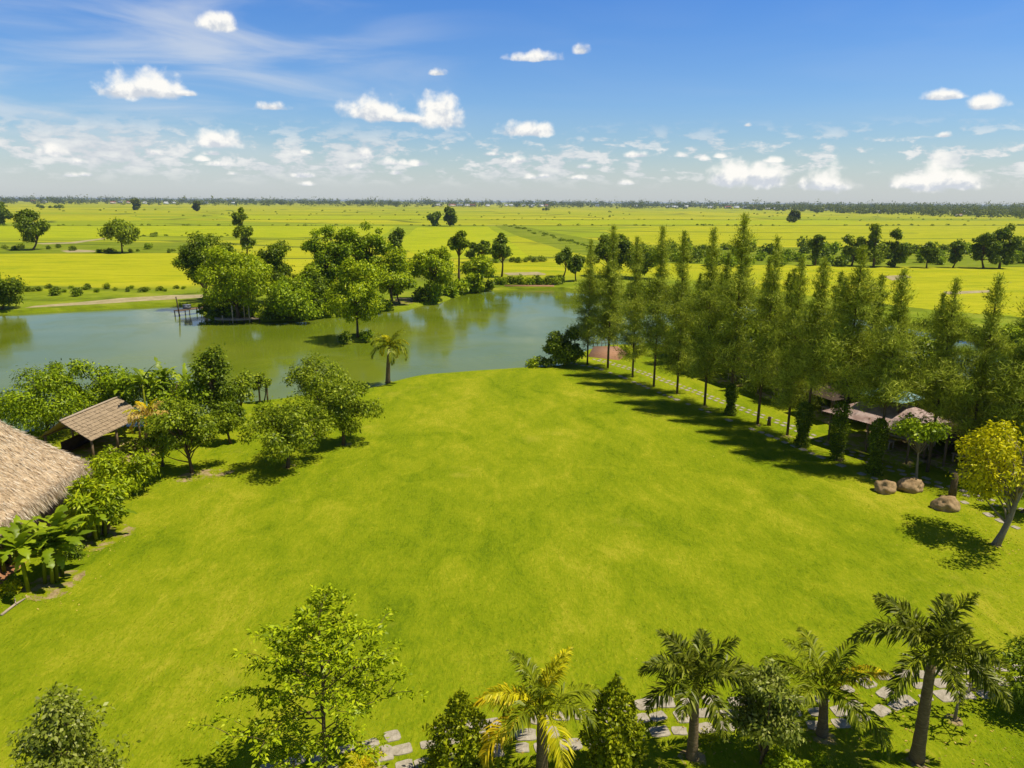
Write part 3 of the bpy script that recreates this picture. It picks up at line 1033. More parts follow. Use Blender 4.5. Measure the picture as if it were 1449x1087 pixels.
def tree_at(name, label, bx, by, tpx, tpy, wpx, mat, seed, group=None, bark='bark', z=0.0, **kw):
    """broadleaf tree rooted at a photograph pixel, its top and width read from the photograph"""
    base = P(bx, by, z)
    H = top_h(base, tpx, tpy)
    k = ppm(base + Vector((0, 0, H * .6)))
    R = wpx / 2 / k
    rng = np.random.default_rng(seed)
    px_m = k * .7067            # render pixels per metre
    farf = float(np.clip((14.0 - px_m) / 8.0, 0, 1))
    leaf = kw.pop('leaf', None) or float(np.clip((3.1 - .9 * farf) / px_m, .19, 3.0))
    kw['nl'] = int(kw.get('nl', 80) * (2.9 + 1.3 * farf))
    kw['asp'] = kw.get('asp', .58)
    kw.setdefault('lean', 0.0)
    return plant(name, label, "tree", base, broad_tree(rng, H, R, leaf=leaf, **kw), M[bark], M[mat], 0.0, group)


def bush_at(label, bx, by, wpx, hpx, mat, seed, name='bush', cat='bush', group=None, nl=900, ncl=14, z=0.0, leaf=None):
    base = P(bx, by, z); k = ppm(base)
    H = hpx / k; R = wpx / 2 / k
    rng = np.random.default_rng(seed)
    leaf = leaf or float(np.clip(2.4 / (k * .7067), .11, 2.0))
    o = bush_mb(rng, R, H, nl, leaf, ncl).build(name, M[mat])
    o.location = base
    return tag(o, label, cat, group)

# ------------------------------------------------------------------ casuarina row along the lawn
ORD = ['first', 'second', 'third', 'fourth', 'fifth', 'sixth', 'seventh', 'eighth', 'ninth', 'tenth', 'eleventh', 'twelfth', 'thirteenth', 'fourteenth', 'fifteenth', 'sixteenth']
cas = []
for i in range(6):
    rng = np.random.default_rng(40 + i)
    r = plant('casuarina_tree', 'slender casuarina', 'tree', (0, 0, 0), casuarina(rng, 15.0, (3.6, 3.2, 3.8, 3.3, 3.4, 3.6)[i], (.15, .19, .13, .21, .34, .31)[i], (33000, 27000, 36000, 30000, 27000, 30000)[i]), M['bark'], M['casuarina'])
    cas.append(r)
casd = []
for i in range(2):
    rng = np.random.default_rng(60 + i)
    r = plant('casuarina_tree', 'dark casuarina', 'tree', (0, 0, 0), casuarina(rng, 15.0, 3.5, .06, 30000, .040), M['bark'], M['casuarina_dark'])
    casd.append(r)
used = set()


def put(protos, i, loc, rz, s, label, group):
    p = protos[i % len(protos)]
    if p.name not in used:
        used.add(p.name)
        p.location = loc; p.rotation_euler = (0, 0, rz); p.scale = s
        p["label"] = label; p["group"] = group
        return p
    return dup(p, loc, rz, s, label, group)


random.seed(5)
ROW = [((831, 516), 342, 1.0), ((860, 521), 322, 1.05), ((895, 534), 338, .95), ((925, 547), 324, 1.0), ((958, 557), 330, .95), ((997, 574), 327, 1.0), ((1032, 586), 308, 1.05),
       ((1072, 600), 338, .95), ((1114, 616), 368, .95), ((1139, 630), 368, .95), ((1188, 647), 352, 1.1), ((1240, 668), 386, 1.0), ((1312, 668), 398, 1.0), ((1366, 672), 392, 1.1), ((1424, 690), 398, 1.15)]
for i, ((bx, by), tp, wf) in enumerate(ROW):
    base = P(bx, by)
    H = top_h(base, bx + 10, tp)
    s = H / 15.0
    end = 'at the pond end' if i == 0 else ('counted from the pond end')
    put(cas, (0, 1, 2, 3, 2, 0, 3, 1, 0, 4, 5, 4, 5, 1, 2)[i], base, random.uniform(0, 6.28), (s * wf * .99, s * wf * .99, s),
        f'tall slender casuarina, {ORD[i]} of the front row from the pond', 'casuarinas in the front row along the lawn')

rowdir = (P(1240, 668) - P(860, 521)).normalized()
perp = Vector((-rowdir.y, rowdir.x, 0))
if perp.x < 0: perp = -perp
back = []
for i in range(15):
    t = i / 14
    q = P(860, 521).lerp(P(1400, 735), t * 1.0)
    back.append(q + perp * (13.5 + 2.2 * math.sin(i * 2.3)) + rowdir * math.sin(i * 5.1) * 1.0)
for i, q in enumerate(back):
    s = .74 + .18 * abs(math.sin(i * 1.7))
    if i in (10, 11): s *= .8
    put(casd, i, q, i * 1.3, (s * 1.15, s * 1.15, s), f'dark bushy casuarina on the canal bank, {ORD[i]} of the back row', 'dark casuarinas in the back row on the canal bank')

# leafy undergrowth between the two rows
rngp = random.Random(8)
ub = []
for i in range(3):
    ub.append(bush_mb(np.random.default_rng(80 + i), 1.5, 2.6, 2600, .24, 18).mesh('undergrowth_bush'))
    ub[-1].materials.append(M[['broad', 'bright', 'olive'][i]])
for i in range(34):
    t = i / 33
    q = P(850, 512).lerp(P(1430, 735), t) + perp * rngp.uniform(10.0, 18.5)
    o = bpy.data.objects.new('undergrowth_bush', ub[rngp.choice([0, 0, 1, 1, 2])]); COL.objects.link(o)
    o.location = q; o.rotation_euler = (0, 0, rngp.uniform(0, 6)); s = rngp.uniform(.8, 1.9); o.scale = (s, s, s * rngp.uniform(.9, 1.5))
    tag(o, 'leafy green bush in the undergrowth behind the casuarina row', 'bush', 'undergrowth bushes behind the casuarinas')
for i in range(26):
    t = i / 25
    q = P(870, 417).lerp(P(1449, 489), t) + Vector((rngp.uniform(-1, 1), rngp.uniform(0.8, 5), 0))
    o = bpy.data.objects.new('bank_bush', ub[rngp.choice([0, 1, 1, 2])]); COL.objects.link(o)
    o.location = q; o.rotation_euler = (0, 0, rngp.uniform(0, 6)); s = rngp.uniform(.5, 1.4); o.scale = (s * 1.2, s * 1.2, s * .8)
    tag(o, 'low green bush on the far canal bank behind the casuarinas', 'bush', 'bushes along the far canal bank')

for i in range(17):
    t = (i + .3) / 17
    q = P(858, 514).lerp(P(1440, 742), t) + perp * (11.8 + 2.6 * math.sin(i * 3.7)) + rowdir * math.sin(i * 2.2)
    Hh = 8.0 + 2.0 * math.sin(i * 1.9)
    plant('understorey_tree', f'leafy green tree half hidden behind the casuarina trunks, {ORD[i] if i < 16 else "last"} from the pond', 'tree', q,
          broad_tree(np.random.default_rng(500 + i), Hh, 2.7, cb=.08, ncl=34, nl=210, leaf=.30, clr=.34), M['bark'], M[('broad', 'bright', 'broad', 'olive')[i % 4]], 0, 'leafy trees behind the casuarina trunks')

# dark columnar shrubs wrapped round four of the trunks
cs = None
for i, (bx, by, tp, w) in enumerate([(1033, 587, 545, 15), (1134, 632, 570, 21), (1183, 650, 570, 23), (1236, 671, 594, 22)]):
    base = P(bx, by); H = top_h(base, bx, tp); k = ppm(base)
    rng = np.random.default_rng(130 + i)
    tr, cr = cone_shrub(rng, H, w / 2 / k * .92, 4200, .17, .02, True)
    plant('columnar_shrub', f'dark narrow columnar shrub at the foot of a casuarina, {ORD[i]} from the pond', 'shrub', base, (tr, cr), M['bark'], M['dark'], 0, 'columnar shrubs at the casuarinas')

# ------------------------------------------------------------------ grass blades and leaf litter near the camera
def on_lawn(n, rng, x0, x1, y0, y1, thr):
    out = []
    while len(out) < n:
        x, y = rng.uniform(x0, x1), y0 + (y1 - y0) * rng.uniform() ** 1.5
        if mnoise.noise((x * .35, y * .22, 1.0)) * .6 + mnoise.noise((x * 1.3, y * .8, 4.0)) * .4 + rng.uniform(-.3, .3) > thr: out.append((x, y, 0.0))
    return np.array(out)


rg = np.random.default_rng(71)
Pn = on_lawn(90000, rg, -34, 42, 15.5, 58, -.05)
D = unit(rg.normal(size=(len(Pn), 3)) * np.array([1, 1, .25]) + np.array([0, 0, .75]))
L = rg.uniform(.04, .12, len(Pn))
b = MB(); b.quads(leaf_quads(rg, Pn, D, L, L * .28, .05, unit(rg.normal(size=(len(Pn), 3)) * .5 + np.array([0, 0, 1.0]))))
M['grass'] = leaf_mat('grass_blades', (.12, .165, .003), (.30, .31, .006), (.46, .41, .05), .3, .0)
b.build('grass', M['grass'])["kind"] = 'stuff'
Pn = np.concatenate([np.stack([rg.normal(P(px, py).x, w, n), rg.normal(P(px, py).y, w * .8, n), np.full(n, .02)], 1) for px, py, w, n in
                     [(980, 1060, 2.5, 130), (1160, 1045, 2.5, 150), (1300, 1070, 2.2, 110), (760, 1080, 1.8, 70), (272, 668, 1.6, 60), (408, 662, 1.8, 50), (1408, 772, 2.2, 80), (120, 770, 1.5, 60), (60, 840, 1.5, 60), (1110, 640, 3, 60)]])
D = unit(rg.normal(size=(len(Pn), 3)) * np.array([1, 1, .2])); L = rg.uniform(.07, .17, len(Pn))
b = MB(); b.quads(leaf_quads(rg, Pn, D, L, L * .5, .1, unit(rg.normal(size=(len(Pn), 3)) * .3 + np.array([0, 0, 1.0]))))
b.build('leaf_litter', M['dry'])["kind"] = 'stuff'

# ------------------------------------------------------------------ stepping stones
stone_me = []
for i in range(7):
    rng = random.Random(300 + i)
    bm = bmesh.new(); vs = []
    w, h = rng.uniform(.40, .52), rng.uniform(.30, .42)
    for k in range(14):
        a = 2 * PI * k / 14
        c, s_ = math.cos(a), math.sin(a)
        e = .42
        vs.append(bm.verts.new((w * math.copysign(abs(c) ** e, c) * rng.uniform(.9, 1.06), h * math.copysign(abs(s_) ** e, s_) * rng.uniform(.9, 1.06), -.02)))
    f = bm.faces.new(vs)
    ext = bmesh.ops.extrude_face_region(bm, geom=[f])
    top = [v for v in ext['geom'] if isinstance(v, bmesh.types.BMVert)]
    for v in top: v.co.z = .035 + rng.uniform(-.006, .006); v.co.x *= .97; v.co.y *= .97
    bm.normal_update()
    me = bpy.data.meshes.new('stepping_stone'); bm.to_mesh(me); bm.free(); me.materials.append(M['stone'])
    stone_me.append(me)


def stone(q, rz, s, label, group, rnd):
    o = bpy.data.objects.new('stepping_stone', rnd.choice(stone_me)); COL.objects.link(o)
    o.location = (q.x, q.y, .004); o.rotation_euler = (0, 0, rz); o.scale = (s, s * rnd.uniform(.8, 1.1), 1)
    tag(o, label, 'paving stone', group)


def polyline(pts, step):
    out = []; acc = 0.0
    for a, c in zip(pts[:-1], pts[1:]):
        L = (c - a).length; d = (c - a) / L
        t = acc
        while t < L:
            out.append((a + d * t, d)); t += step
        acc = t - L
    return out


rnd = random.Random(12)
# broad path under the palms in the foreground
cpx = [(380, 1110), (470, 1088), (565, 1062), (640, 1050), (720, 1040), (820, 1033), (925, 1016), (1010, 1010), (1100, 1010), (1185, 1006), (1262, 974), (1350, 968), (1460, 962), (1520, 962)]
for q, d in polyline([P(*c) for c in cpx], .92):
    nrm = Vector((-d.y, d.x, 0))
    for k in (-1, 0, 1):
        if rnd.random() < .08: continue
        qq = q + nrm * (k * .78 + rnd.uniform(-.08, .08)) + d * (rnd.uniform(-.12, .12) + .3 * (k == 0))
        stone(qq, math.atan2(d.y, d.x) + rnd.uniform(-.16, .16), rnd.uniform(.64, .95), 'pale grey flat stepping stone of the wide path under the foreground palms', 'stepping stones of the foreground palm path', rnd)
# double line of pale stones behind the first row of casuarinas
apx = [(845, 509), (905, 526), (960, 546), (1020, 568), (1072, 587), (1111, 601), (1150, 618), (1200, 640), (1251, 661), (1300, 676), (1345, 692), (1440, 722)]
for q, d in polyline([P(*c) for c in apx], .95):
    nrm = Vector((-d.y, d.x, 0))
    for k in (-.5, .5):
        stone(q + nrm * k * .72 + d * .4 * k, math.atan2(d.y, d.x) + rnd.uniform(-.1, .1), rnd.uniform(.46, .62), 'small pale stepping stone in the double line behind the casuarina trunks', 'stepping stones behind the casuarina trunks', rnd)
# edging path on the lawn side of the casuarinas
bpx = [(806, 514), (845, 521), (876, 532), (918, 550), (958, 566), (1022, 591), (1100, 621), (1148, 642), (1190, 659), (1232, 676), (1290, 690), (1364, 711), (1398, 729), (1424, 741), (1470, 760)]
for q, d in polyline([P(*c) for c in bpx], 1.02):
    if rnd.random() < .30: continue
    stone(q + Vector((rnd.uniform(-.06, .06), rnd.uniform(-.06, .06), 0)), math.atan2(d.y, d.x) + rnd.uniform(-.12, .12), rnd.uniform(.55, .85), 'grey flat edging stone on the lawn side of the casuarina row', 'edging stones between lawn and casuarinas', rnd)

# bare soil under trees and beds


def soil(pts, m='soil', z=.010, amp=.25, name='soil'):
    dense = smooth_closed([tuple(P(*q).xy) for q in pts], 16)
    return sheet(name, [wobble(wobble(dense, amp * 1.3, .9, 7.0), amp * .6, 3.5, 2.0)], z, M[m])


def soil_disc(px, py, r):
    c = P(px, py); r *= .66
    pl = [(c.x + r * math.cos(a) * (1 + .35 * mnoise.noise((math.cos(a) * 1.3 + px, math.sin(a) * 1.3, 0))), c.y + r * math.sin(a) * (1 + .3 * mnoise.noise((math.cos(a) + px, math.sin(a), 5)))) for a in np.linspace(0, 6.28, 70)[:-1]]
    sheet('soil', [wobble(wobble(pl, r * .35, 1.7, px), r * .16, 6.0, py)], .012, M['soil'])


soil([(36, 842), (64, 848), (98, 838), (116, 820), (104, 808), (62, 815), (34, 830)])
soil([(110, 775), (140, 779), (178, 760), (190, 748), (165, 742), (120, 755)])
soil([(-60, 850), (-10, 835), (18, 815), (45, 780), (20, 770), (-70, 800)], 'terracotta', .008)
soil([(170, 655), (215, 650), (222, 632), (190, 622), (160, 632)])
soil([(250, 682), (285, 680), (330, 668), (310, 664), (262, 668)], amp=.4)
for px, py, r in [(486, 629, .9), (408, 660, .8), (271, 668, .9), (550, 541, .7), (1408, 771, .55), (1297, 1075, .7), (1163, 1041, .9), (980, 1072, .7), (1350, 1019, .5), (1240, 672, .8), (1188, 650, .8), (1114, 618, .7), (1072, 602, .6), (997, 576, .6), (958, 559, .5)]:
    soil_disc(px, py, r)

# ------------------------------------------------------------------ boulders, stumps


def boulder(label, px, py, w, h, seed):
    base = P(px, py); k = ppm(base)
    bm = bmesh.new(); bmesh.ops.create_icosphere(bm, subdivisions=4, radius=1.0)
    rx, rz_ = w * .92 / 2 / k, h / k * .55
    for v in bm.verts:
        n_ = v.co.normalized()
        d = 1 + .30 * mnoise.noise(n_ * 1.1 + Vector((seed, 0, 0))) + .16 * mnoise.noise(n_ * 2.6 + Vector((0, seed, 0))) + .05 * mnoise.noise(n_ * 7 + Vector((0, 0, seed)))
        # broken flat facets
        for fx in (Vector((.6, -.7, .4)).normalized(), Vector((-.7, -.3, .6)).normalized(), Vector((.1, .3, .95)).normalized()):
            q = n_.dot(fx)
            if q > .72: d *= 1 - (q - .72) * .55
        v.co = Vector((n_.x * rx * d, n_.y * rx * .8 * d, n_.z * rz_ * d + rz_ * .55))
    me = bpy.data.meshes.new('boulder'); bm.to_mesh(me); bm.free()
    me.materials.append(M['rock'])
    me.polygons.foreach_set("use_smooth", np.ones(len(me.polygons), dtype=bool))
    o = bpy.data.objects.new('boulder', me); COL.objects.link(o); o.location = base
    tag(o, label, 'boulder')


boulder('brown sandstone boulder on the lawn edge, the one nearest the lawn', 1252, 696, 32, 22, 1.0)
boulder('split brown boulder lying between the two other boulders', 1287, 693, 40, 22, 4.0)
boulder('long low brown boulder lying nearest the yellow green tree', 1337, 720, 36, 24, 8.0)


def stump(label, px, py, tp, r):
    base = P(px, py); H = top_h(base, px, tp)
    b = MB(); b.tube([(0, 0, -.05), (0, 0, H * .5), (0.03, 0, H)], [r * 1.25, r, r * .9], 9)
    o = b.build('tree_stump', M['bark']); o.location = base
    tag(o, label, 'stump')


stump('cut grey tree stump standing behind the long low boulder', 1347, 703, 670, .22)
stump('short dark stump beside the stepping stones near the last columnar shrub', 1088, 602, 590, .16)

# ------------------------------------------------------------------ left group: thatched hall, small pavilion
EZ = 2.7
E1 = P(137, 649, EZ); E2 = P(-75, 800, EZ)
ed = (E2 - E1); elen = ed.length; ed.normalize()
en = Vector((-ed.y, ed.x, 0))
if en.x > 0: en = -en                       # towards the hall's middle
W_ = 11.0
E3, E4 = E1 + en * W_, E2 + en * W_


def proj(v):
    w = CM.transposed() @ (Vector(v) - Vector((0, 0, CAM_H)))
    return IW / 2 + FPX * w.x / -w.z, IH / 2 - FPX * w.y / -w.z


RZ = 6.0
while RZ < 14:
    t_ = E1 + ed * (W_ * .52) + en * (W_ * .5); t_.z = RZ
    (xa, ya), (xb, yb) = proj(E1), proj(t_)
    if ya + (yb - ya) * (0 - xa) / (xb - xa) <= 590: break
    RZ += .1
print('hall ridge', RZ)
R1 = E1 + ed * (W_ * .52) + en * (W_ * .5); R1.z = RZ
R2 = E2 - ed * (W_ * .1) + en * (W_ * .5); R2.z = RZ
hall = thing('thatched_hall', 'large hall with shaggy straw thatched hip roof at the left edge', 'building', (E1.x, E1.y, 0))
hb = Vector((E1.x, E1.y, 0))


def slope_grid(corners, nu, nv, thick=.0):
    """bilinear grid (bl, br, tr, tl) with a slightly bellied, uneven surface"""
    bl, br, tr_, tl = corners
    V = []
    for j in range(nv + 1):
        v = j / nv
        for i in range(nu + 1):
            u = i / nu
            p = (bl * (1 - u) + br * u) * (1 - v) + (tl * (1 - u) + tr_ * u) * v
            p = p + Vector((0, 0, -.35 * math.sin(PI * v) * .6 + .10 * mnoise.noise(p * .9) + .05 * mnoise.noise(p * 3.1)))
            V.append(p)
    F = [[j * (nu + 1) + i, j * (nu + 1) + i + 1, (j + 1) * (nu + 1) + i + 1, (j + 1) * (nu + 1) + i] for j in range(nv) for i in range(nu)]
    return V, F


def rounded(c, amt=1.0): return c


E1a, E1b = E1 + ed * 2.0, E1 + en * 2.0
E1m = E1 + (ed + en) * .55
roofs = [(E2, E1a, R1, R2), (E1a, E1m, R1, R1), (E1m, E1b, R1, R1), (E1b, E3, R1, R1), (E3, E4, R2, R1), (E4, E2, R2, R2)]
b = MB(); st = MB()
rng = np.random.default_rng(77)
for corners in roofs:
    V, F = slope_grid(corners, 24, 16)
    V = [v - hb for v in V]
    b.add([tuple(v) for v in V], F)
    # straw: short strips lying down the slope, longer ones hanging over the eave
    bl, br, tr_, tl = [np.array(c - hb) for c in corners]
    area = (br - bl); L_e = np.linalg.norm(area)
    n_ = int((560 if L_e > 3 else 420) * L_e)
    v = 1 - np.sqrt(rng.uniform(0, 1, n_)) if np.allclose(tr_, tl) else rng.uniform(0, 1, n_)
    u = rng.uniform(0, 1, n_)
    p = ((bl[None] * (1 - u[:, None]) + br[None] * u[:, None]) * (1 - v[:, None]) + (tl[None] * (1 - u[:, None]) + tr_[None] * u[:, None]) * v[:, None])
    p[:, 2] += -.21 * np.sin(PI * v) + .05 + rng.uniform(0, .10, n_)
    down = unit(((bl + br) / 2 - (tl + tr_) / 2)[None])[0]
    D = unit(down[None] + rng.normal(size=(n_, 3)) * .16 + np.array([0, 0, .10]))
    st.quads(leaf_quads(rng, p, D, rng.uniform(.25, .6, n_), rng.uniform(.02, .05, n_)))
    n2 = int(260 * L_e)
    u = rng.uniform(-.01, 1.01, n2)
    p = bl[None] * (1 - u[:, None]) + br[None] * u[:, None] + np.array([0, 0, .12]) + rng.normal(size=(n2, 3)) * .08
    outw = down.copy(); outw[2] = 0; outw = outw / np.linalg.norm(outw)
    D = unit(down[None] * .8 + np.array([0, 0, -.75]) + rng.normal(size=(n2, 3)) * .17)
    st.quads(leaf_quads(rng, p, D, rng.uniform(.45, 1.0, n2), rng.uniform(.03, .06, n2)))
# thatch thickness below the eaves
rf = b.build('roof', M['thatch'], hall, True)
sol = rf.modifiers.new('thickness', 'SOLIDIFY'); sol.thickness = .28; sol.offset = -1
st.build('straw', M['straw'], rf)
for t in np.linspace(.04, .96, 6):
    for off in (1.1, W_ - 1.1):
        q = E1 + ed * (elen * t) + en * off - hb
        b = MB(); b.tube([(q.x, q.y, -.05), (q.x, q.y, 2.95)], .11, 8); b.build('post', M['wooddark'], hall)
b = MB()
c = E1 + ed * (elen * .5) + en * (W_ * .5) - hb
b.box((c.x, c.y, .06), (elen - 1.6, W_ - 1.6, .16), math.atan2(ed.y, ed.x)); b.build('floor', M['terracotta'], hall)
b = MB(); b.box((c.x + en.x * 1.2, c.y + en.y * 1.2, 1.5), (elen - 4, W_ - 4.6, 2.7), math.atan2(ed.y, ed.x)); b.build('inner_wall', M['wooddark'], hall)

# small gabled pavilion with a bamboo roof
pe = 2.1
A_, B_ = P(131, 622, pe), P(202, 588, pe)
pd = (B_ - A_); pl_ = pd.length; pd.normalize()
pn = Vector((-pd.y, pd.x, 0))
if pn.x > 0: pn = -pn
pw = 4.4; rz_ = 3.55
pav = thing('bamboo_pavilion', 'small open pavilion with tan bamboo gable roof beside the thatched hall', 'pavilion', (A_.x, A_.y, 0))
pb = Vector((A_.x, A_.y, 0))
b = MB()
for sgn in (0, 1):
    e0 = A_ + pn * (pw * sgn) - pd * .2 - pb; e1 = B_ + pn * (pw * sgn) + pd * .2 - pb
    r0 = A_ + pn * (pw / 2) - pd * .35 - pb; r1 = B_ + pn * (pw / 2) + pd * .35 - pb
    r0.z = r1.z = rz_ + (.03 if sgn else 0)
    nn = 46
    for i in range(nn):                       # rows of split bamboo, ridge to eave
        u0, u1 = i / nn, (i + .93) / nn
        for j in range(8):
            v0, v1 = j / 8 * .985, (j + 1) / 8 * 1.02
            q = []
            for (u, v) in ((u0, v0), (u1, v0), (u1, v1), (u0, v1)):
                p = (e0 * (1 - u) + e1 * u) * (1 - v) + (r0 * (1 - u) + r1 * u) * v
                q.append(p + Vector((0, 0, -.02 + rnd.uniform(-.022, .022) + .05 * (v == v0) * (j > 0))))
            b.add([tuple(x) for x in q], [[0, 1, 2, 3]])
    V = [e0, e1, r1, r0]
    b.add([tuple(x + Vector((0, 0, -.07))) for x in V], [[0, 1, 2, 3]])
rf = b.build('roof', M['bamboo'], pav)
b = MB(); b.tube([r0 + Vector((0, 0, .02)), (r0 + r1) / 2 + Vector((0, 0, .03)), r1 + Vector((0, 0, .02))], .09, 7); b.build('ridge_pole', M['woodpale'], rf)
for t in (.04, .5, .96):
    for s_ in (.3, pw - .3):
        q = A_ + pd * pl_ * t + pn * s_ - pb
        b = MB(); b.tube([(q.x, q.y, -.05), (q.x, q.y, 2.2)], .09, 8); b.build('post', M['wood'], pav)
b = MB()
for s_ in (.3, pw - .3):
    q0 = A_ + pn * s_ - pb; q1 = B_ + pn * s_ - pb; q0.z = q1.z = 2.12
    b.tube([q0, q1], .06, 6)
b.build('beam', M['wood'], pav)
q = A_ + pd * pl_ * .5 + pn * pw * .5 - pb
b = MB(); b.box((q.x, q.y, .05), (pl_ - .2, pw - .2, .14), math.atan2(pd.y, pd.x)); b.build('floor', M['soil'], pav)
b = MB(); q2 = A_ + pd * (pl_ * .62) + pn * (pw - .35) - pb; b.box((q2.x, q2.y, .62), (pl_ * .7, .08, 1.0), math.atan2(pd.y, pd.x)); b.build('low_wall', M['wooddark'], pav)

# ------------------------------------------------------------------ pavilions under the casuarinas


def hip(bm_, A, Bv, nrm, depth, z0, z1, inset, base):
    """hip / pyramid roof panels over edge A-Bv going back by depth"""
    C_, D_ = Bv + nrm * depth, A + nrm * depth
    d = (Bv - A).normalized()
    r0 = A + d * inset + nrm * depth / 2; r1 = Bv - d * inset + nrm * depth / 2
    return [[A, Bv, r1, r0], [Bv, C_, r1], [C_, D_, r0, r1], [D_, A, r0]], z0, z1


def tin_roof(name, parent, base, A, Bv, nrm, depth, z0, z1, inset, m, ribs=.22):
    A = Vector((A.x, A.y, z0)); Bv = Vector((Bv.x, Bv.y, z0))
    C_, D_ = Bv + nrm * depth, A + nrm * depth
    d = (Bv - A).normalized(); L = (Bv - A).length
    r0 = A + d * inset + nrm * depth / 2; r1 = Bv - d * inset + nrm * depth / 2
    r0.z = r1.z = z1
    b = MB()
    for (p, q, s_, t_) in ((A, Bv, r1, r0), (Bv, C_, r1, r1), (C_, D_, r0, r1), (D_, A, r0, r0)):
        n_ = max(8, int((q - p).length / ribs)) * 2
        rows = []
        up = ((q - p).cross(s_ - p)).normalized()
        if up.z < 0: up = -up
        for i in range(n_ + 1):
            u = i / n_
            off = up * (.035 if i % 2 else 0.0)
            rows.append((p * (1 - u) + q * u + off - base, t_ * (1 - u) + s_ * u + off - base))
        V = [tuple(x) for r in rows for x in r]
        b.add(V, [[2 * i, 2 * i + 2, 2 * i + 3, 2 * i + 1] for i in range(n_)])
    return b.build(name, m, parent)


def pavilion(label, name, Af, Bf, depth, eave, ridge, mats, cat='pavilion', upper=None, posts=3, bench=True, nrm=None, over=.55):
    Af, Bf = Vector((Af.x, Af.y, 0)), Vector((Bf.x, Bf.y, 0))
    d = (Bf - Af).normalized(); L = (Bf - Af).length
    n_ = nrm or Vector((-d.y, d.x, 0))
    if n_.x < 0: n_ = -n_
    r = thing(name, label, cat, Af)
    A0, B0 = Af - d * over - n_ * over, Bf + d * over - n_ * over
    roof = tin_roof('roof', r, Af, A0, B0, n_, depth + 2 * over, eave, ridge, (L + 2 * over) * .36, mats[0])
    if upper:
        m_ = (Af + Bf) / 2 + n_ * depth / 2
        hw, hd = L * .27, depth * .30
        tin_roof('upper_roof', roof, Af, m_ - d * hw - n_ * hd, m_ + d * hw - n_ * hd, n_, hd * 2, ridge + .40, ridge + 1.15, hw * .8, mats[1])
        b = MB()
        for a in (-.8, .8):
            for c_ in (-.8, .8):
                q = m_ + d * hw * a + n_ * hd * c_ - Af
                b.tube([(q.x, q.y, ridge - .5), (q.x, q.y, ridge + .48)], .05, 6)
        b.build('lantern_posts', M['wooddark'], roof)
    for i in range(posts):
        for s_ in (0, depth):
            q = d * L * i / (posts - 1) + n_ * s_
            b = MB(); b.tube([(q.x, q.y, -.05), (q.x, q.y, eave + .30)], .085, 8); b.build('post', mats[2], r)
    q = d * L / 2 + n_ * depth / 2
    ang = math.atan2(d.y, d.x)
    b = MB(); b.box((q.x, q.y, .1), (L + .5, depth + .5, .24), ang); b.build('floor', M['soil'], r)
    if bench:
        for s_ in (depth - .5,):
            q = d * L / 2 + n_ * s_
            b = MB(); b.box((q.x, q.y, .62), (L * .8, .45, .08), ang); b.box((q.x + n_.x * .24, q.y + n_.y * .24, .95), (L * .8, .06, .5), ang)
            for e in (-.36, .36): b.box((q.x + d.x * L * e, q.y + d.y * L * e, .40), (.1, .4, .40), ang)
            b.build('bench', M['woodpale'], r)
        q = d * L / 2 + n_ * (depth * .45)
        b = MB(); b.box((q.x, q.y, .90), (1.6, .8, .06), ang)
        for a in (-.65, .65):
            for c_ in (-.3, .3):
                w = q + d * a + n_ * c_; b.box((w.x, w.y, .55), (.08, .08, .66), ang)
        b.build('fixed_table', M['woodpale'], r)
    return r


fA, fB = P(1177, 581, 2.9), P(1289, 611, 2.9)
pavilion('open pavilion with two tier roof, faded pink tin below and teal tin on top', 'tin_roof_pavilion', fA, fB, 5.6, 2.8, 4.2, (M['pinktin'], M['tealtin'], M['wood']), upper=True)
fA, fB = P(1306, 652), P(1364, 676)
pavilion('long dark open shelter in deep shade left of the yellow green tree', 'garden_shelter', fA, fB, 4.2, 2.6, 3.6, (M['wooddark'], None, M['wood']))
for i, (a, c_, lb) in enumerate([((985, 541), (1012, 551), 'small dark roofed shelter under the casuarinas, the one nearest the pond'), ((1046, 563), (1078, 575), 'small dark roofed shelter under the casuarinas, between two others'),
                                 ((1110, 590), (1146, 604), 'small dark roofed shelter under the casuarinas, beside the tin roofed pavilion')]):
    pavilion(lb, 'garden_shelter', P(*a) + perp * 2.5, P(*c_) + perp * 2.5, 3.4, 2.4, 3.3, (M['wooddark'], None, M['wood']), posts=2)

# brick landing at the pond corner, behind the first casuarinas
lp = [P(832, 505), P(876, 510), P(888, 501), P(874, 491), P(840, 491)]
ld = thing('brick_landing', 'red brick landing by the water behind the first casuarinas', 'terrace', (lp[0].x, lp[0].y, 0))
b = MB(); n_ = len(lp)
V = [tuple(q - lp[0] + Vector((0, 0, h))) for h in (-.8, .10) for q in lp]
b.add(V, [list(range(n_, 2 * n_)), list(range(n_))[::-1]] + [[i, (i + 1) % n_, n_ + (i + 1) % n_, n_ + i] for i in range(n_)])
b.build('paving', M['brick'], ld)
b = MB()
for a, c_ in ((lp[4], lp[3]),):
    for t in np.linspace(0, 1, 7):
        q = a.lerp(c_, t) - lp[0]; b.box((q.x, q.y, .55), (.07, .07, .95))
    for h in (.55, .98):
        q0, q1 = a - lp[0], c_ - lp[0]; b.tube([(q0.x, q0.y, h), (q1.x, q1.y, h)], .035, 6)
b.build('railing', M['wood'], ld)

# ------------------------------------------------------------------ foreground plants


def R_(seed): return np.random.default_rng(seed)


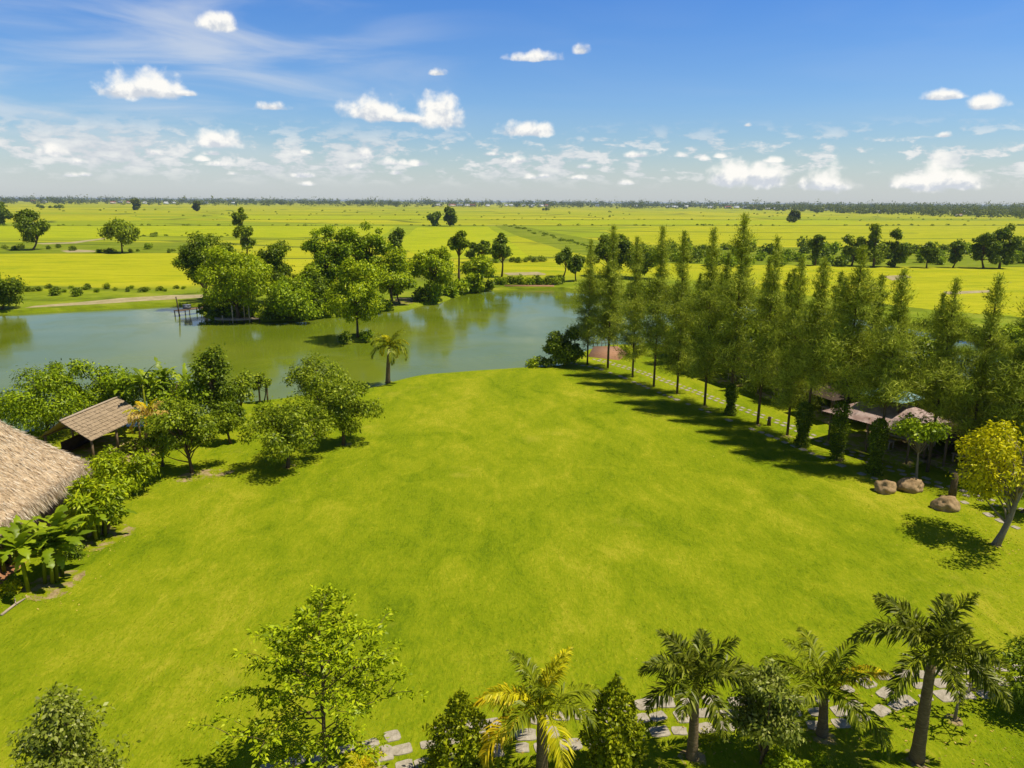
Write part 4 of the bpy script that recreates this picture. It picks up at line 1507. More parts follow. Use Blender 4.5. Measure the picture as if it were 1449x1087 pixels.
base = P(108, 1150); H = top_h(base, 110, 972)
plant('young_tree', 'pale leaved young tree with one bare leader in the bottom left corner', 'tree', base,
      broad_tree(R_(1), H * 1.04, 2.7, cb=.06, ncl=58, nl=115, leaf=.17, clr=.22, pointed=.93, trunk_r=.06, asp=.55), M['bark'], M['pale'])
base = P(462, 1112); H = top_h(base, 468, 872)
plant('feathery_tree', 'bright green feathery tree with spreading boughs at the bottom of the lawn', 'tree', base, feather_tree(R_(2), H, 3.2, 44, .24, .18), M['bark'], M['bright'], 1.0)
palm('young_palm', 'little bright yellow palm seedling beside the first stepping stones', P(514, 1100), .35, 9, 1.15, (M['palmyellow'], M['palmgold']), seed=3, tr_r=.06, golds=(3, 6), nleaf=24, ll=.34, lw=.04)
for (bx, by, tp, w, sd, lb) in ((653, 1106, 976, 98, 4, 'dense conical shrub left of the yellowing palm on the stone path'), (866, 1092, 955, 84, 5, 'dense conical shrub right of the yellowing palm on the stone path')):
    base = P(bx, by); H = top_h(base, bx, tp); k = ppm(base + Vector((0, 0, H * .4)))
    plant('conical_shrub', lb, 'shrub', base, cone_shrub(R_(sd), H, w / 2 / k * .90, 6200, .16, .04), M['bark'], M['shrub'])


def palm_at(name, label, bx, by, crx, cry, L_px, nfr, mats, seed, **kw):
    base = P(bx, by); H = top_h(base, crx, cry)
    cr = P(crx, cry, H)
    tip = ray(crx, cry); t = base.y / tip.y
    lx = tip.x * t - base.x
    k = ppm(base + Vector((0, 0, H)))
    return palm(name, label, base, H, nfr, L_px / k, mats, seed=seed, lean=(lx, 0), **kw)


palm_at('yellowing_palm', 'palm with green upright and yellow drooping fronds between two conical shrubs', 767, 1100, 766, 1004, 122, 15, (M['palm'], M['palmgold'], M['palmyellow']), 6,
        tr_r=.17, golds=(9, 12), nleaf=56, ll=.72, lw=.062, plume=.30, pitch=(1.45, .12), droop=(.7, 2.0))
palm_at('foxtail_palm', 'dark bushy palm with short pale trunk beside the whitish shrub', 979, 1072, 984, 980, 104, 13, (M['palmdark'], M['palm']), 7,
        tr_r=.15, nleaf=72, ll=.66, lw=.07, plume=.95, shaft=.7, pitch=(1.25, -.05), droop=(.8, 1.4))
palm_at('feather_palm', 'yellow green feather palm with golden frond tips standing in leaf shade', 1163, 1040, 1166, 978, 118, 12, (M['palm'], M['palmgold'], M['palm']), 9,
        tr_r=.15, golds=(5,), nleaf=62, ll=.76, lw=.062, plume=.22, pitch=(1.3, .2), droop=(.8, 1.7), az0=.5)
palm_at('foxtail_palm', 'tallest dark bushy palm with thick leaning trunk at lower right', 1297, 1075, 1318, 938, 122, 14, (M['palmdark'], M['palm']), 11,
        tr_r=.175, nleaf=80, ll=.68, lw=.07, plume=.95, shaft=.8, pitch=(1.3, -.25), droop=(.7, 1.3))
base = P(1076, 1076); H = top_h(base, 1078, 925)
plant('shrub', 'whitish leaved bushy shrub between the dark palm and the feather palm', 'shrub', base,
      broad_tree(R_(8), H, 1.62, cb=.06, ncl=54, nl=190, leaf=.18, clr=.28, pointed=.66, trunk_r=.05, stems=3, asp=.42), M['bark'], M['pale'])
bush_at('small bright grassy bush in front of the whitish shrub', 1112, 1092, 62, 34, 'bright', 21, nl=700, leaf=.16)
bush_at('tiny bright green tuft right of the feather palm trunk', 1160, 1078, 26, 14, 'bright', 22, nl=160, leaf=.12)
bush_at('small yellow green seedling on shaded ground beside the dark palm', 1004, 1048, 34, 20, 'yellowleaf', 23, nl=160, leaf=.12)
base = P(1351, 1018); H = top_h(base, 1358, 905)
plant('frangipani_tree', 'small bare branched frangipani tree right of the tallest palm', 'tree', base, branchy(R_(12), H, 1.2, 9, .24), M['barkpale'], M['palm'])
base = P(1462, 1010); H = top_h(base, 1452, 902)
plant('shrub', 'dark glossy shrub cut by the right edge near the palms', 'shrub', base, broad_tree(R_(13), H, 1.6, cb=.0, ncl=46, nl=150, leaf=.18, clr=.36), M['bark'], M['dark'])

# bright yellow-green tree and its neighbour, right edge
base = P(1408, 771); H = top_h(base, 1420, 590)
plant('yellow_green_tree', 'bright yellow green tree with pale forked trunk at right edge of the lawn', 'tree', base,
      broad_tree(R_(14), H, 3.05, cb=.34, ncl=44, nl=175, leaf=.25, clr=.29, trunk_r=.19, lean=.05, asp=.45), M['barkpale'], M['yellowleaf'])
tree_at('garden_tree', 'small green tree with pale thin trunk behind the boulders', 1296, 684, 1318, 590, 76, 'broad', 15, bark='barkpale', ncl=26, nl=60, cb=.55, trunk_r=.10)
tree_at('garden_tree', 'small shaded tree behind the yellow green tree at the right edge', 1444, 725, 1455, 640, 80, 'broad', 16, ncl=24, nl=60, cb=.3)

# ------------------------------------------------------------------ left group
plant_at = lambda name, label, cat, bx, by, mbs, tm, lm, rz=0, group=None: plant(name, label, cat, P(bx, by), mbs, M[tm], M[lm], rz, group)
tree_at('lawn_tree', 'round leafy tree on the lawn, front one of a close group of three', 407, 662, 405, 556, 124, 'olive', 31, ncl=52, nl=95, cb=.17, clr=.28, asp=.46)
tree_at('lawn_tree', 'round leafy tree on the lawn, right one of a close group of three', 486, 630, 484, 532, 98, 'olive', 32, ncl=46, nl=90, cb=.18, clr=.28, asp=.46)
tree_at('lawn_tree', 'rounded tree nearer the pond, hindmost of a close group of three', 455, 588, 452, 500, 98, 'olive', 33, ncl=36, nl=80, cb=.16, clr=.28, asp=.46)
tree_at('lawn_tree', 'dark stemmed small tree on lawn to the right of the yellow palm', 272, 669, 272, 562, 112, 'olive', 34, ncl=44, nl=80, cb=.28, clr=.28, flat=.6)
tree_at('sapling', 'thin sapling left of the dark stemmed small tree', 230, 660, 228, 592, 44, 'olive', 35, ncl=16, nl=60, cb=.3)
tree_at('garden_tree', 'slender dark tree rising above the banana plants', 303, 606, 292, 478, 74, 'dark', 36, ncl=36, nl=80, cb=.16, clr=.36, pointed=.45)
tree_at('garden_tree', 'broad bushy tree behind the thatched hall roof', 72, 618, 72, 514, 160, 'broad', 37, ncl=60, nl=90, cb=.05, clr=.25, pointed=.35, asp=.44)
tree_at('garden_tree', 'spiky young tree with thin leader sticking up behind the thatched hall', 95, 604, 90, 498, 76, 'broad', 371, ncl=34, nl=60, cb=.1, clr=.26, pointed=.85, asp=.42)
tree_at('garden_tree', 'bushy tree behind the bamboo pavilion roof', 150, 602, 152, 500, 120, 'broad', 38, ncl=44, nl=90, cb=.06, clr=.28, pointed=.3)
tree_at('garden_tree', 'low bushy tree under the banana leaves right of the pavilion', 245, 602, 245, 515, 120, 'broad', 39, ncl=36, nl=90, cb=.05, clr=.30)
tree_at('sapling', 'sparse sapling between the slender dark tree and the stakes', 338, 592, 338, 528, 66, 'olive', 40, ncl=18, nl=46, cb=.3)
tree_at('sapling', 'small tree with tiny crown tied to stakes at the water', 373, 569, 372, 530, 26, 'olive', 41, ncl=9, nl=45, cb=.5)
tree_at('garden_tree', 'dark drooping shrubby tree in front of the slender dark tree', 327, 628, 322, 560, 46, 'dark', 42, ncl=16, nl=70, cb=.25)
bush_at('leafy bush at the left edge in front of the pond', 12, 612, 70, 62, 'broad', 43, nl=1500)
bush_at('low leafy bush beside the bamboo pavilion floor', 195, 640, 40, 26, 'olive', 44)
bush_at('leafy bush between the yellow palm and the slender dark tree', 255, 632, 56, 46, 'olive', 46, nl=1300)
for i, (px, py) in enumerate(((368, 571), (379, 569))):
    base = P(px, py); h = top_h(base, px, 541 + i * 3)
    b = MB(); b.tube([(0, 0, -.2), (0, 0, h)], .09, 7); o = b.build('stake', M['wood']); o.location = base
    tag(o, ('wooden stake at the water edge, left of a pair', 'wooden stake at the water edge, right of a pair')[i], 'post', 'stakes at the water edge')
base = P(215, 605)
plant('banana_plant', 'tall banana plants with broad upright leaves at the pond side', 'banana plant', base, banana_clump(R_(47), 6.6, 7, 9, 2.5, .50, 2.1), M['palm'], M['banana'])
plant('banana_plant', 'banana plants leaning over the slender dark tree', 'banana plant', P(262, 590), banana_clump(R_(48), 5.0, 5, 8, 2.2, .45, 1.6), M['palm'], M['banana'])
palm_at('yellow_palm', 'yellow palm with dried straw coloured fronds beside the bamboo pavilion', 207, 640, 210, 592, 44, 13, (M['palmyellow'], M['dry'], M['palmgold']), 49,
        tr_r=.13, golds=(2, 3, 5, 7, 8, 11), nleaf=34, ll=.62, lw=.09, plume=.35, pitch=(1.4, .2), droop=(.8, 2.2))
base = P(146, 756)
plant('leafy_shrub', 'bright green leafy shrub at the hall eave, farther one of two', 'shrub', base, broad_tree(R_(50), 4.2, 1.75, cb=.04, ncl=34, nl=170, leaf=.38, clr=.30, asp=.30, trunk_r=.07, stems=3), M['bark'], M['bright'])
tree_at('leafy_shrub', 'loose bright shrub right behind the hall eave', 172, 700, 168, 634, 92, 'bright', 51, ncl=32, nl=70, cb=.03, leaf=.34, asp=.30)
plant('banana_plant', 'low banana plants under the bright shrub at the hall eave', 'banana plant', P(135, 762), banana_clump(R_(52), 3.0, 5, 9, 1.9, .48, .9), M['palm'], M['banana'])
plant('banana_plant', 'big drooping banana plants in front of the hall', 'banana plant', P(64, 826), banana_clump(R_(53), 3.8, 7, 11, 2.2, .56, 1.2), M['palm'], M['banana'])
plant('banana_plant', 'banana plants cut by the left edge in front of the hall', 'banana plant', P(20, 800), banana_clump(R_(54), 2.9, 5, 9, 1.8, .44, .9), M['palm'], M['banana'])
bush_at('small yellowish bush at left edge on bare earth', 14, 838, 40, 22, 'yellowleaf', 55, nl=500)
bush_at('low dark plants between the two banana clumps', 100, 790, 44, 26, 'dark', 56, nl=700)
base = P(2, 872); q = P(36, 848) - base
b = MB(); b.tube([(0, 0, .06), tuple(q * .5 + Vector((0, .1, .10))), tuple(q + Vector((0, 0, .05)))], [.07, .06, .03], 7)
b.tube([tuple(q * .6), tuple(q * .75 + Vector((-.5, .4, .12)))], [.035, .015], 5)
o = b.build('fallen_branch', M['woodpale']); o.location = base
tag(o, 'pale fallen branch lying on the lawn at the left edge', 'branch')

# mid palm at the shore, shore bushes
palm_at('coconut_palm', 'lone palm with straight trunk at the pond edge of the lawn', 549, 542, 551, 490, 40, 17, (M['palm'], M['palmyellow'], M['palmyellow']), 57,
        tr_r=.19, golds=(14, 16), nleaf=34, ll=.72, lw=.11, plume=.2, pitch=(1.3, -.05), droop=(1.0, 2.1))
tree_at('shore_tree', 'dark round bushy tree on the lawn corner at the pond', 800, 517, 800, 461, 54, 'dark', 58, ncl=40, nl=80, cb=.04, clr=.32)
bush_at('bright green bush in front of the dark bushy tree at the pond corner', 789, 518, 26, 30, 'bright', 59, nl=700)
bush_at('low bright bush at the water beside the dark bushy tree', 758, 519, 28, 16, 'bright', 60, nl=600)
bush_at('low dark bush between the low bright bush and the pond corner', 774, 519, 22, 15, 'dark', 61, nl=500)

# islet with its tree
base = P(505, 480, WZ)
k = ppm(base)
bm = bmesh.new(); bmesh.ops.create_icosphere(bm, subdivisions=4, radius=1.0)
for v in bm.verts:
    d = 1 + .15 * mnoise.noise(v.co * 1.6)
    v.co = Vector((v.co.x * 26 / k * d, v.co.y * 2.6 * d, v.co.z * .95 * d - .1))
me = bpy.data.meshes.new('islet'); bm.to_mesh(me); bm.free(); me.materials.append(M['scrub'])
me.polygons.foreach_set("use_smooth", np.ones(len(me.polygons), dtype=bool))
o = bpy.data.objects.new('islet', me); COL.objects.link(o); o.location = base; o["kind"] = 'structure'
tree_at('islet_tree', 'spreading feathery tree standing on the tiny pond islet', 506, 477, 507, 360, 98, 'bright', 62, ncl=64, nl=85, cb=.16, clr=.25, droop=.6, trunk_r=.17, z=.1, pointed=.15)
bush_at('low bush on the islet under the feathery tree, left side', 490, 484, 22, 20, 'dark', 63, z=-.3, nl=500)
bush_at('low bush on the islet under the feathery tree, right side', 519, 482, 22, 18, 'broad', 64, z=-.3, nl=500)

# ------------------------------------------------------------------ grove on the far bank
GROVE = [
    ('grove_tree', 'dark tall tree at left end of the grove above the jetty', 288, 434, 268, 322, 66, 'dark', dict(ncl=44, nl=70, cb=.28, clr=.30)),
    ('grove_tree', 'dark tree behind the big bright tree, left one', 318, 425, 310, 330, 56, 'dark', dict(ncl=34, nl=70, cb=.15)),
    ('grove_tree', 'big bright green tree hanging over the raft landing', 338, 450, 336, 343, 106, 'bright', dict(ncl=80, nl=90, cb=.06, clr=.25)),
    ('grove_tree', 'dark tree right of the big bright tree', 393, 430, 395, 332, 60, 'dark', dict(ncl=44, nl=80, cb=.08)),
    ('grove_tree', 'mid green bushy tree at the water right of the raft landing', 412, 450, 405, 392, 80, 'broad', dict(ncl=48, nl=80, cb=.02)),
    ('grove_tree', 'lighter yellow green tree in the middle of the grove', 436, 436, 434, 370, 44, 'bright', dict(ncl=26, nl=70, cb=.05)),
    ('grove_tree', 'tallest clump of the grove, left stem', 462, 430, 462, 312, 52, 'broad', dict(ncl=44, nl=70, cb=.1, clr=.34)),
    ('grove_tree', 'tallest clump of the grove, middle stem', 492, 430, 490, 308, 60, 'broad', dict(ncl=48, nl=70, cb=.1, clr=.32)),
    ('grove_tree', 'tallest clump of the grove, right stem', 524, 428, 522, 312, 58, 'broad', dict(ncl=48, nl=70, cb=.1, clr=.32)),
    ('grove_tree', 'dark pointed tree behind the grove', 563, 372, 563, 319, 28, 'dark', dict(ncl=26, nl=60, cb=.1, pointed=.4)),
    ('grove_tree', 'bright tree behind the islet tree', 555, 432, 552, 346, 62, 'bright', dict(ncl=44, nl=70, cb=.12)),
    ('grove_tree', 'dark tree behind the feathery islet tree', 452, 444, 452, 385, 50, 'dark', dict(ncl=28, nl=70, cb=.03)),
    ('grove_tree', 'low dark tree at the small landing on the far bank', 566, 430, 566, 378, 44, 'broad', dict(ncl=26, nl=70, cb=.05)),
    ('grove_tree', 'rounded bright tree leaning over the far bank', 614, 424, 618, 345, 68, 'bright', dict(ncl=54, nl=75, cb=.10, clr=.26)),
    ('grove_tree', 'round topped tree on a thin trunk behind the rounded bright tree', 649, 400, 648, 321, 28, 'olive', dict(ncl=26, nl=60, cb=.38)),
    ('grove_tree', 'small dark tree behind the far bank, left of a pair', 668, 372, 667, 340, 16, 'dark', dict(ncl=12, nl=60, cb=.1)),
    ('grove_tree', 'small dark tree behind the far bank, right of a pair', 682, 374, 682, 337, 20, 'dark', dict(ncl=14, nl=60, cb=.1)),
    ('grove_tree', 'bright bushy tree at the right end of the grove', 676, 410, 676, 358, 50, 'bright', dict(ncl=34, nl=70, cb=.04)),
    ('field_tree', 'dark crowned tree on tall bare trunk beyond the pond', 710, 392, 711, 332, 34, 'dark', dict(ncl=26, nl=60, cb=.40)),
    ('field_tree', 'small forked tree at the right end of the far bank', 797, 392, 795, 346, 28, 'dark', dict(ncl=22, nl=60, cb=.30)),
    ('field_tree', 'small bushy tree beside the small forked tree', 815, 398, 815, 356, 24, 'dark', dict(ncl=20, nl=60, cb=.08)),
    ('grove_tree', 'slim pale tree standing behind the big bright tree', 341, 345, 338, 286, 16, 'olive', dict(ncl=20, nl=60, cb=.2)),
    ('grove_tree', 'round olive tree below the slim pale tree', 349, 362, 349, 316, 28, 'olive', dict(ncl=22, nl=60, cb=.1)),
    ('bank_tree', 'dark rounded tree at the left edge across the pond', 2, 438, 0, 378, 62, 'dark', dict(ncl=44, nl=80, cb=.03)),
    ('grove_tree', 'dark spreading tree behind the first casuarinas, left one', 862, 392, 862, 320, 46, 'dark', dict(ncl=36, nl=70, cb=.10)),
    ('grove_tree', 'dark spreading tree behind the first casuarinas, right one', 905, 394, 905, 328, 58, 'olive', dict(ncl=36, nl=70, cb=.10)),
    ('field_tree', 'lone dark tree with a bent trunk in the left paddies', 46, 354, 40, 298, 44, 'dark', dict(ncl=34, nl=60, cb=.28)),
    ('field_tree', 'lone spreading olive tree in the left paddies', 173, 358, 170, 310, 46, 'olive', dict(ncl=34, nl=60, cb=.28)),
    ('field_tree', 'dark dome shaped tree at the far left edge of the paddies', 3, 318, 0, 288, 28, 'dark', dict(ncl=24, nl=60, cb=.03)),
    ('field_tree', 'small egg shaped tree far in the left paddies', 190, 297.5, 190, 281, 14, 'hazyfar', dict(ncl=14, nl=50, cb=.1)),
    ('field_tree', 'narrow egg shaped tree far in the paddies, left of the slim pale tree', 278, 299, 278, 282, 11, 'hazyfar', dict(ncl=14, nl=50, cb=.1)),
    ('field_tree', 'round tree in the middle paddies, left one of a pair', 616, 320, 616, 299, 18, 'dark', dict(ncl=18, nl=60, cb=.05)),
    ('field_tree', 'taller egg shaped tree in the middle paddies, right one of a pair', 637, 320.5, 637, 292, 18, 'dark', dict(ncl=20, nl=60, cb=.08)),
    ('field_tree', 'small dark tree in the right paddies near the woodland', 1122, 315, 1122, 297, 14, 'hazyfar', dict(ncl=14, nl=50, cb=.05)),
    ('field_tree', 'slim lone tree in the right hedge strip', 1153, 376, 1154, 330, 21, 'dark', dict(ncl=20, nl=60, cb=.2)),
    ('field_tree', 'leafy tree in the right hedge strip, left of a trio', 1205, 376, 1207, 324, 26, 'olive', dict(ncl=24, nl=60, cb=.18)),
    ('field_tree', 'tallest tree of a trio in the right hedge strip', 1236, 378, 1237, 316, 34, 'olive', dict(ncl=30, nl=60, cb=.1)),
    ('field_tree', 'broad tree in the right hedge strip, right of a trio', 1265, 378, 1268, 326, 36, 'dark', dict(ncl=30, nl=60, cb=.06)),
    ('field_tree', 'small round tree in the right hedge strip, left of a pair', 1311, 379, 1312, 337, 22, 'dark', dict(ncl=20, nl=60, cb=.08)),
    ('field_tree', 'small round tree in the right hedge strip, right of a pair', 1348, 379, 1348, 337, 22, 'dark', dict(ncl=20, nl=60, cb=.08)),
    ('field_tree', 'large dark tree of several tops in the right hedge strip, left half', 1392, 380, 1390, 326, 34, 'dark', dict(ncl=30, nl=60, cb=.06)),
    ('field_tree', 'large dark tree of several tops in the right hedge strip, right half', 1414, 380, 1412, 317, 40, 'dark', dict(ncl=34, nl=60, cb=.06)),
]
for i, (nm, lb, bx, by, tx, ty, w, mt, kw) in enumerate(GROVE):
    tree_at(nm, lb, bx, by, tx, ty, w, mt, 200 + i, **kw)

# shared small bush meshes for the middle distance
fb_me = []
for i, mt in enumerate(('broad', 'dark', 'olive', 'bright')):
    me = bush_mb(R_(150 + i), 1.0, 1.25, 420, .26, 9).mesh('bush'); me.materials.append(M[mt]); fb_me.append(me)


def copies(name, label, group, pts, size, rnd_, kinds=(0, 1, 2), cat='bush', squash=(.8, 1.2)):
    for (px, py) in pts:
        q = P(px, py); k = ppm(q)
        s = size(px, py) / k
        o = bpy.data.objects.new(name, fb_me[rnd_.choice(kinds)]); COL.objects.link(o)
        o.location = q; o.rotation_euler = (0, 0, rnd_.uniform(0, 6.28)); o.scale = (s, s, s * rnd_.uniform(*squash))
        tag(o, label, cat, group)


rr = random.Random(31)
copies('bush', 'low bush in the strip between the ripe field and the left pond bank', 'bushes above the left pond bank', [(8 + i * 12 + rr.uniform(-4, 4), 411 + rr.uniform(-3, 3) - .01 * i) for i in range(22)], lambda x, y: rr.uniform(4, 7.5), rr, (0, 0, 1, 2))
copies('bush', 'rounded dark bush standing above the sandy left bank', 'rounded bushes above the sandy bank', [(76, 418), (112, 419)], lambda x, y: 12, rr, (1,))
copies('bush', 'low bush along the water under the grove', 'bushes at the water under the grove', [(295, 445), (372, 450), (385, 451), (398, 450), (428, 449), (440, 448), (470, 444), (486, 443), (515, 441), (530, 440), (548, 437), (632, 418), (640, 417), (655, 413), (668, 411), (690, 408.5), (600, 426), (609, 425), (306, 447), (318, 446), (330, 446), (345, 446), (358, 447), (410, 449), (418, 449), (452, 446), (460, 445), (500, 441), (520, 438), (536, 437), (645, 414), (662, 410), (676, 409)], lambda x, y: rr.uniform(11, 18), rr, (0, 1, 3))
copies('bush', 'clipped dense bush behind the brick kerb on the far bank', 'bushes behind the far kerb', [(704 + i * 9, 403 + rr.uniform(-1, .5)) for i in range(11)], lambda x, y: rr.uniform(7, 10), rr, (0, 0, 1, 3), squash=(1.0, 1.4))
copies('bush', 'bush in the hedge strip across the right paddies', 'bushes of the right hedge strip', [(925 + i * 6.2 + rr.uniform(-4, 4), 353 + rr.uniform(0, 25)) for i in range(92)], lambda x, y: rr.uniform(8, 15), rr, (0, 0, 1, 2))
copies('bush', 'bush on the verge below the lone left field trees', 'bushes below the lone field trees', [(20, 354), (28, 352), (70, 353), (84, 351), (142, 358), (150, 357), (158, 358.5), (186, 357), (196, 356), (212, 353), (238, 358), (245, 356), (6, 352), (104, 355)], lambda x, y: rr.uniform(4, 8), rr, (1, 1, 2, 0))
copies('bush', 'small scattered bush beyond the middle pond bank', 'bushes beyond the middle bank', [(748, 369), (757, 371), (768, 370), (742, 371), (735, 372), (560, 372), (590, 368), (700, 372), (725, 371)], lambda x, y: rr.uniform(5, 9), rr, (1, 2, 0))
copies('field_shrub', 'dark clump of shrubs in the far left paddies', 'dark shrub clumps in the far left paddies', [(55, 293), (60, 295), (72, 294.5), (78, 294.8), (86, 295), (768, 297.8), (774, 298)], lambda x, y: rr.uniform(3.5, 5.5), rr, (1,))

# weeds and shrubs far out on the dikes: too many and too small to count, one mass
far = []
for _ in range(110): far.append((rr.uniform(-20, 1470), 319.4 + rr.uniform(-.5, .4), rr.uniform(1.0, 3.0), .8))
for _ in range(24): far.append((rr.uniform(185, 330), 333 + rr.uniform(-2, 3), rr.uniform(1.5, 3.2), .6))
for _ in range(120):
    x = rr.uniform(0, 1449); far.append((x, 297.5 + (x / 1449) * 9 + rr.uniform(-3, 8), rr.uniform(.8, 2.0), 1.0))
for _ in range(70):
    t = rr.random(); far.append((722 + t * 160 + rr.uniform(-4, 4), 320 + t * 42 + rr.uniform(-2, 2), rr.uniform(1.4, 3.6), .5))
for _ in range(60): far.append((rr.uniform(300, 1449), 311 + rr.uniform(-.4, .4), rr.uniform(.7, 1.6), .6))
cr = MB(); rg = R_(333); Ps, Ds, Ns, Ls = [], [], [], []
for (px, py, r_, sq) in far:
    q = P(px, py); k = ppm(q); R = r_ / k
    u = unit(rg.normal(size=(46, 3))); u[:, 2] = np.abs(u[:, 2])
    Ps.append(u * np.array([R, R, R * sq]) * (rg.uniform(.5, 1, (46, 1)) ** .5) + np.array([q.x, q.y, 0.05])); Ns.append(unit(u + rg.normal(size=(46, 3)) * .4)); Ds.append(unit(rg.normal(size=(46, 3)))); Ls.append(np.full(46, R * .55))
cr.quads(leaf_quads(rg, np.concatenate(Ps), np.concatenate(Ds), np.concatenate(Ls), np.concatenate(Ls) * .6, .1, np.concatenate(Ns)))
cr.build('dike_weeds', M['dark'])["kind"] = 'stuff'

# ------------------------------------------------------------------ distant woodland and houses
rng = R_(900)


def woodland(name, pts, leaf_f, n_per):
    """far-off wood that reads as one mass: many crowns, one object"""
    cr = MB()
    Ps, Ds, Ls, Ns = [], [], [], []
    for (px, py, h) in pts:
        q = P(px, py); k = ppm(q)
        Hh = h / k; R = Hh * rng.uniform(.45, .75)
        n_ = n_per
        u = unit(rng.normal(size=(n_, 3)))
        loc = u * (rng.uniform(.4, 1, (n_, 1)) ** .5) * np.array([R, R, Hh * .55]) * (1 + .3 * np.sin(3 * np.arctan2(u[:, 1], u[:, 0]) + px))[:, None]
        pp = loc + np.array([q.x, q.y, Hh * .5]); pp[:, 2] = np.maximum(pp[:, 2], .2)
        Ps.append(pp); Ds.append(unit(u + rng.normal(size=(n_, 3)) * .5)); Ls.append(np.full(n_, leaf_f / k) * rng.uniform(.6, 1.4, n_)); Ns.append(unit(u + rng.normal(size=(n_, 3)) * .3 + np.array([0, 0, .4])))
    Pn, D, L = np.concatenate(Ps), np.concatenate(Ds), np.concatenate(Ls)
    cr.quads(leaf_quads(rng, Pn, D, L, L * .7, .15, np.concatenate(Ns)))
    o = cr.build(name, M['hazyfar']); o["kind"] = 'stuff'
    return o


def hz(px): return 285.5 + (px - 724.5) * math.tan(ROLL)     # horizon row


pts = []
for _ in range(1500):
    px = rng.uniform(-60, 1510); d = rng.choice([4.2, 5.0, 6.0, 7.2, 8.5], p=[.3, .25, .2, .15, .1])
    pts.append((px, hz(px) + d, (3.2 + d * .35) * rng.uniform(.6, 1.5) * (1.5 if rng.uniform() < .06 else 1)))
woodland('distant_woodland', pts, 1.6, 40)
pts = []
for _ in range(420):
    px = 1060 + 450 * rng.uniform() ** .8
    w = (px - 1060) / 390
    d = rng.uniform(7, 10 + 9 * min(1, w))
    pts.append((px, hz(px) + d, rng.uniform(6, 11) * (.65 + .5 * min(1, w))))
woodland('right_woodland', pts, 1.9, 70)

hw = None
HOUSES = [(62, 7.0, 6, 0), (160, 7.5, 7, 1), (170, 7, 6, 0), (182, 7, 5, 1), (205, 7.5, 5, 2), (47, 6.5, 5, 1), (235, 7.5, 6, 2), (246, 7, 5, 0), (292, 7, 5, 0), (330, 7.3, 5, 2), (620, 7.2, 7, 0), (640, 7.6, 9, 1), (651, 7.6, 9, 0), (661, 7.4, 8, 0), (669, 7.6, 8, 1),
          (690, 7.3, 6, 0), (716, 7, 5, 0), (723, 7.3, 6, 2), (741, 7, 5, 0), (752, 7.5, 8, 0), (766, 7.3, 7, 0), (773, 7.4, 5, 1), (945, 7, 6, 0), (955, 7.3, 8, 0), (971, 7, 5, 2), (1005, 7.4, 7, 0), (1030, 7.6, 8, 1), (1042, 7.3, 7, 0), (1056, 7.5, 9, 0),
          (1069, 7.3, 7, 1), (1087, 9, 7, 0), (1100, 9, 10, 0), (1110, 9, 7, 0), (1170, 9.5, 5, 0), (1187, 9.5, 6, 0), (1229, 11.5, 5, 0), (1244, 12, 6, 2), (1357, 16, 8, 1), (1368, 11, 7, 0), (900, 7, 5, 2), (845, 7, 5, 0)]
houses = {}
for (px, d, w, kind) in HOUSES:
    q = P(px, hz(px) + d); k = ppm(q)
    W = w / k; Hh = 2.6 / k
    if kind not in houses:
        r = thing('house', 'pale house', 'house', q)
        b = MB(); b.box((0, 0, .5), (1, .6, 1.0)); b.build('wall', (M['white'], M['cream'], M['white'])[kind], r)
        b = MB()
        b.add([(-.54, -.36, .98), (.54, -.36, .98), (.54, .36, .98), (-.54, .36, .98), (-.5, 0, 1.4), (.5, 0, 1.4)], [[0, 1, 5, 4], [2, 3, 4, 5], [1, 2, 5], [3, 0, 4], [3, 2, 1, 0]])
        b.build('roof', (M['greyroof'], M['redroof'], M['white'])[kind], r)
        houses[kind] = r; o = r
    else:
        o = dup(houses[kind], q)
    o.scale = (W, W, Hh)
    o.rotation_euler = (0, 0, rr.uniform(-.2, .2))
    o["label"] = ('tiny white house with grey roof on the horizon among distant trees', 'tiny cream house with red roof on the horizon among distant trees', 'tiny all white house on the horizon among distant trees')[kind]
    o["group"] = 'houses along the horizon'
q = P(152, hz(152) + 6.5); k = ppm(q); h = 12 / k
b = MB(); b.tube([(0, 0, 0), (-h * .18, 0, h)], [h * .035, h * .015], 5); b.tube([(h * .1, 0, 0), (-h * .1, 0, h * .6)], [h * .02, h * .02], 4)
o = b.build('crane', M['metal']); o.location = q; tag(o, 'thin leaning crane on the left horizon', 'crane')

# ------------------------------------------------------------------ jetty, raft landing, kerb on the far bank
a, c_ = P(249, 440, .45), P(300, 433.5, .45)
jt = thing('jetty', 'narrow dark wooden jetty on posts at the left end of the grove', 'jetty', (a.x, a.y, WZ))
o0 = Vector((a.x, a.y, WZ)); d = (c_ - a); L = d.length; d.normalize(); nn = Vector((-d.y, d.x, 0))
b = MB(); m_ = (a + c_) / 2 - o0; b.box((m_.x, m_.y, 1.0), (L, 1.5, .12), math.atan2(d.y, d.x)); b.build('deck', M['wood'], jt)
for t in (.02, .3, .62, .97):
    for s_ in (-.68, .68):
        q = d * L * t + nn * s_; b = MB(); b.tube([(q.x, q.y, -.8), (q.x, q.y, 1.0)], .09, 7); b.build('post', M['wooddark'], jt)
q = nn * -.85 + d * .1; b = MB(); b.tube([(q.x, q.y, -.8), (q.x - .15, q.y, 1.6), (q.x - .35, q.y, 3.6)], [.14, .12, .10], 7); b.build('mooring_pole', M['wooddark'], jt)
b = MB()
q = d * L * .3; b.box((q.x, q.y, 1.42), (1.1, .8, .7)); b.box((q.x, q.y, 1.83), (1.25, .95, .10))
bx_ = b.build('crate', M['pot']); bx_.location = o0; tag(bx_, 'dark grey crate standing on the narrow jetty', 'crate')
a, c_ = P(302, 453, -.1), P(370, 452, -.1)
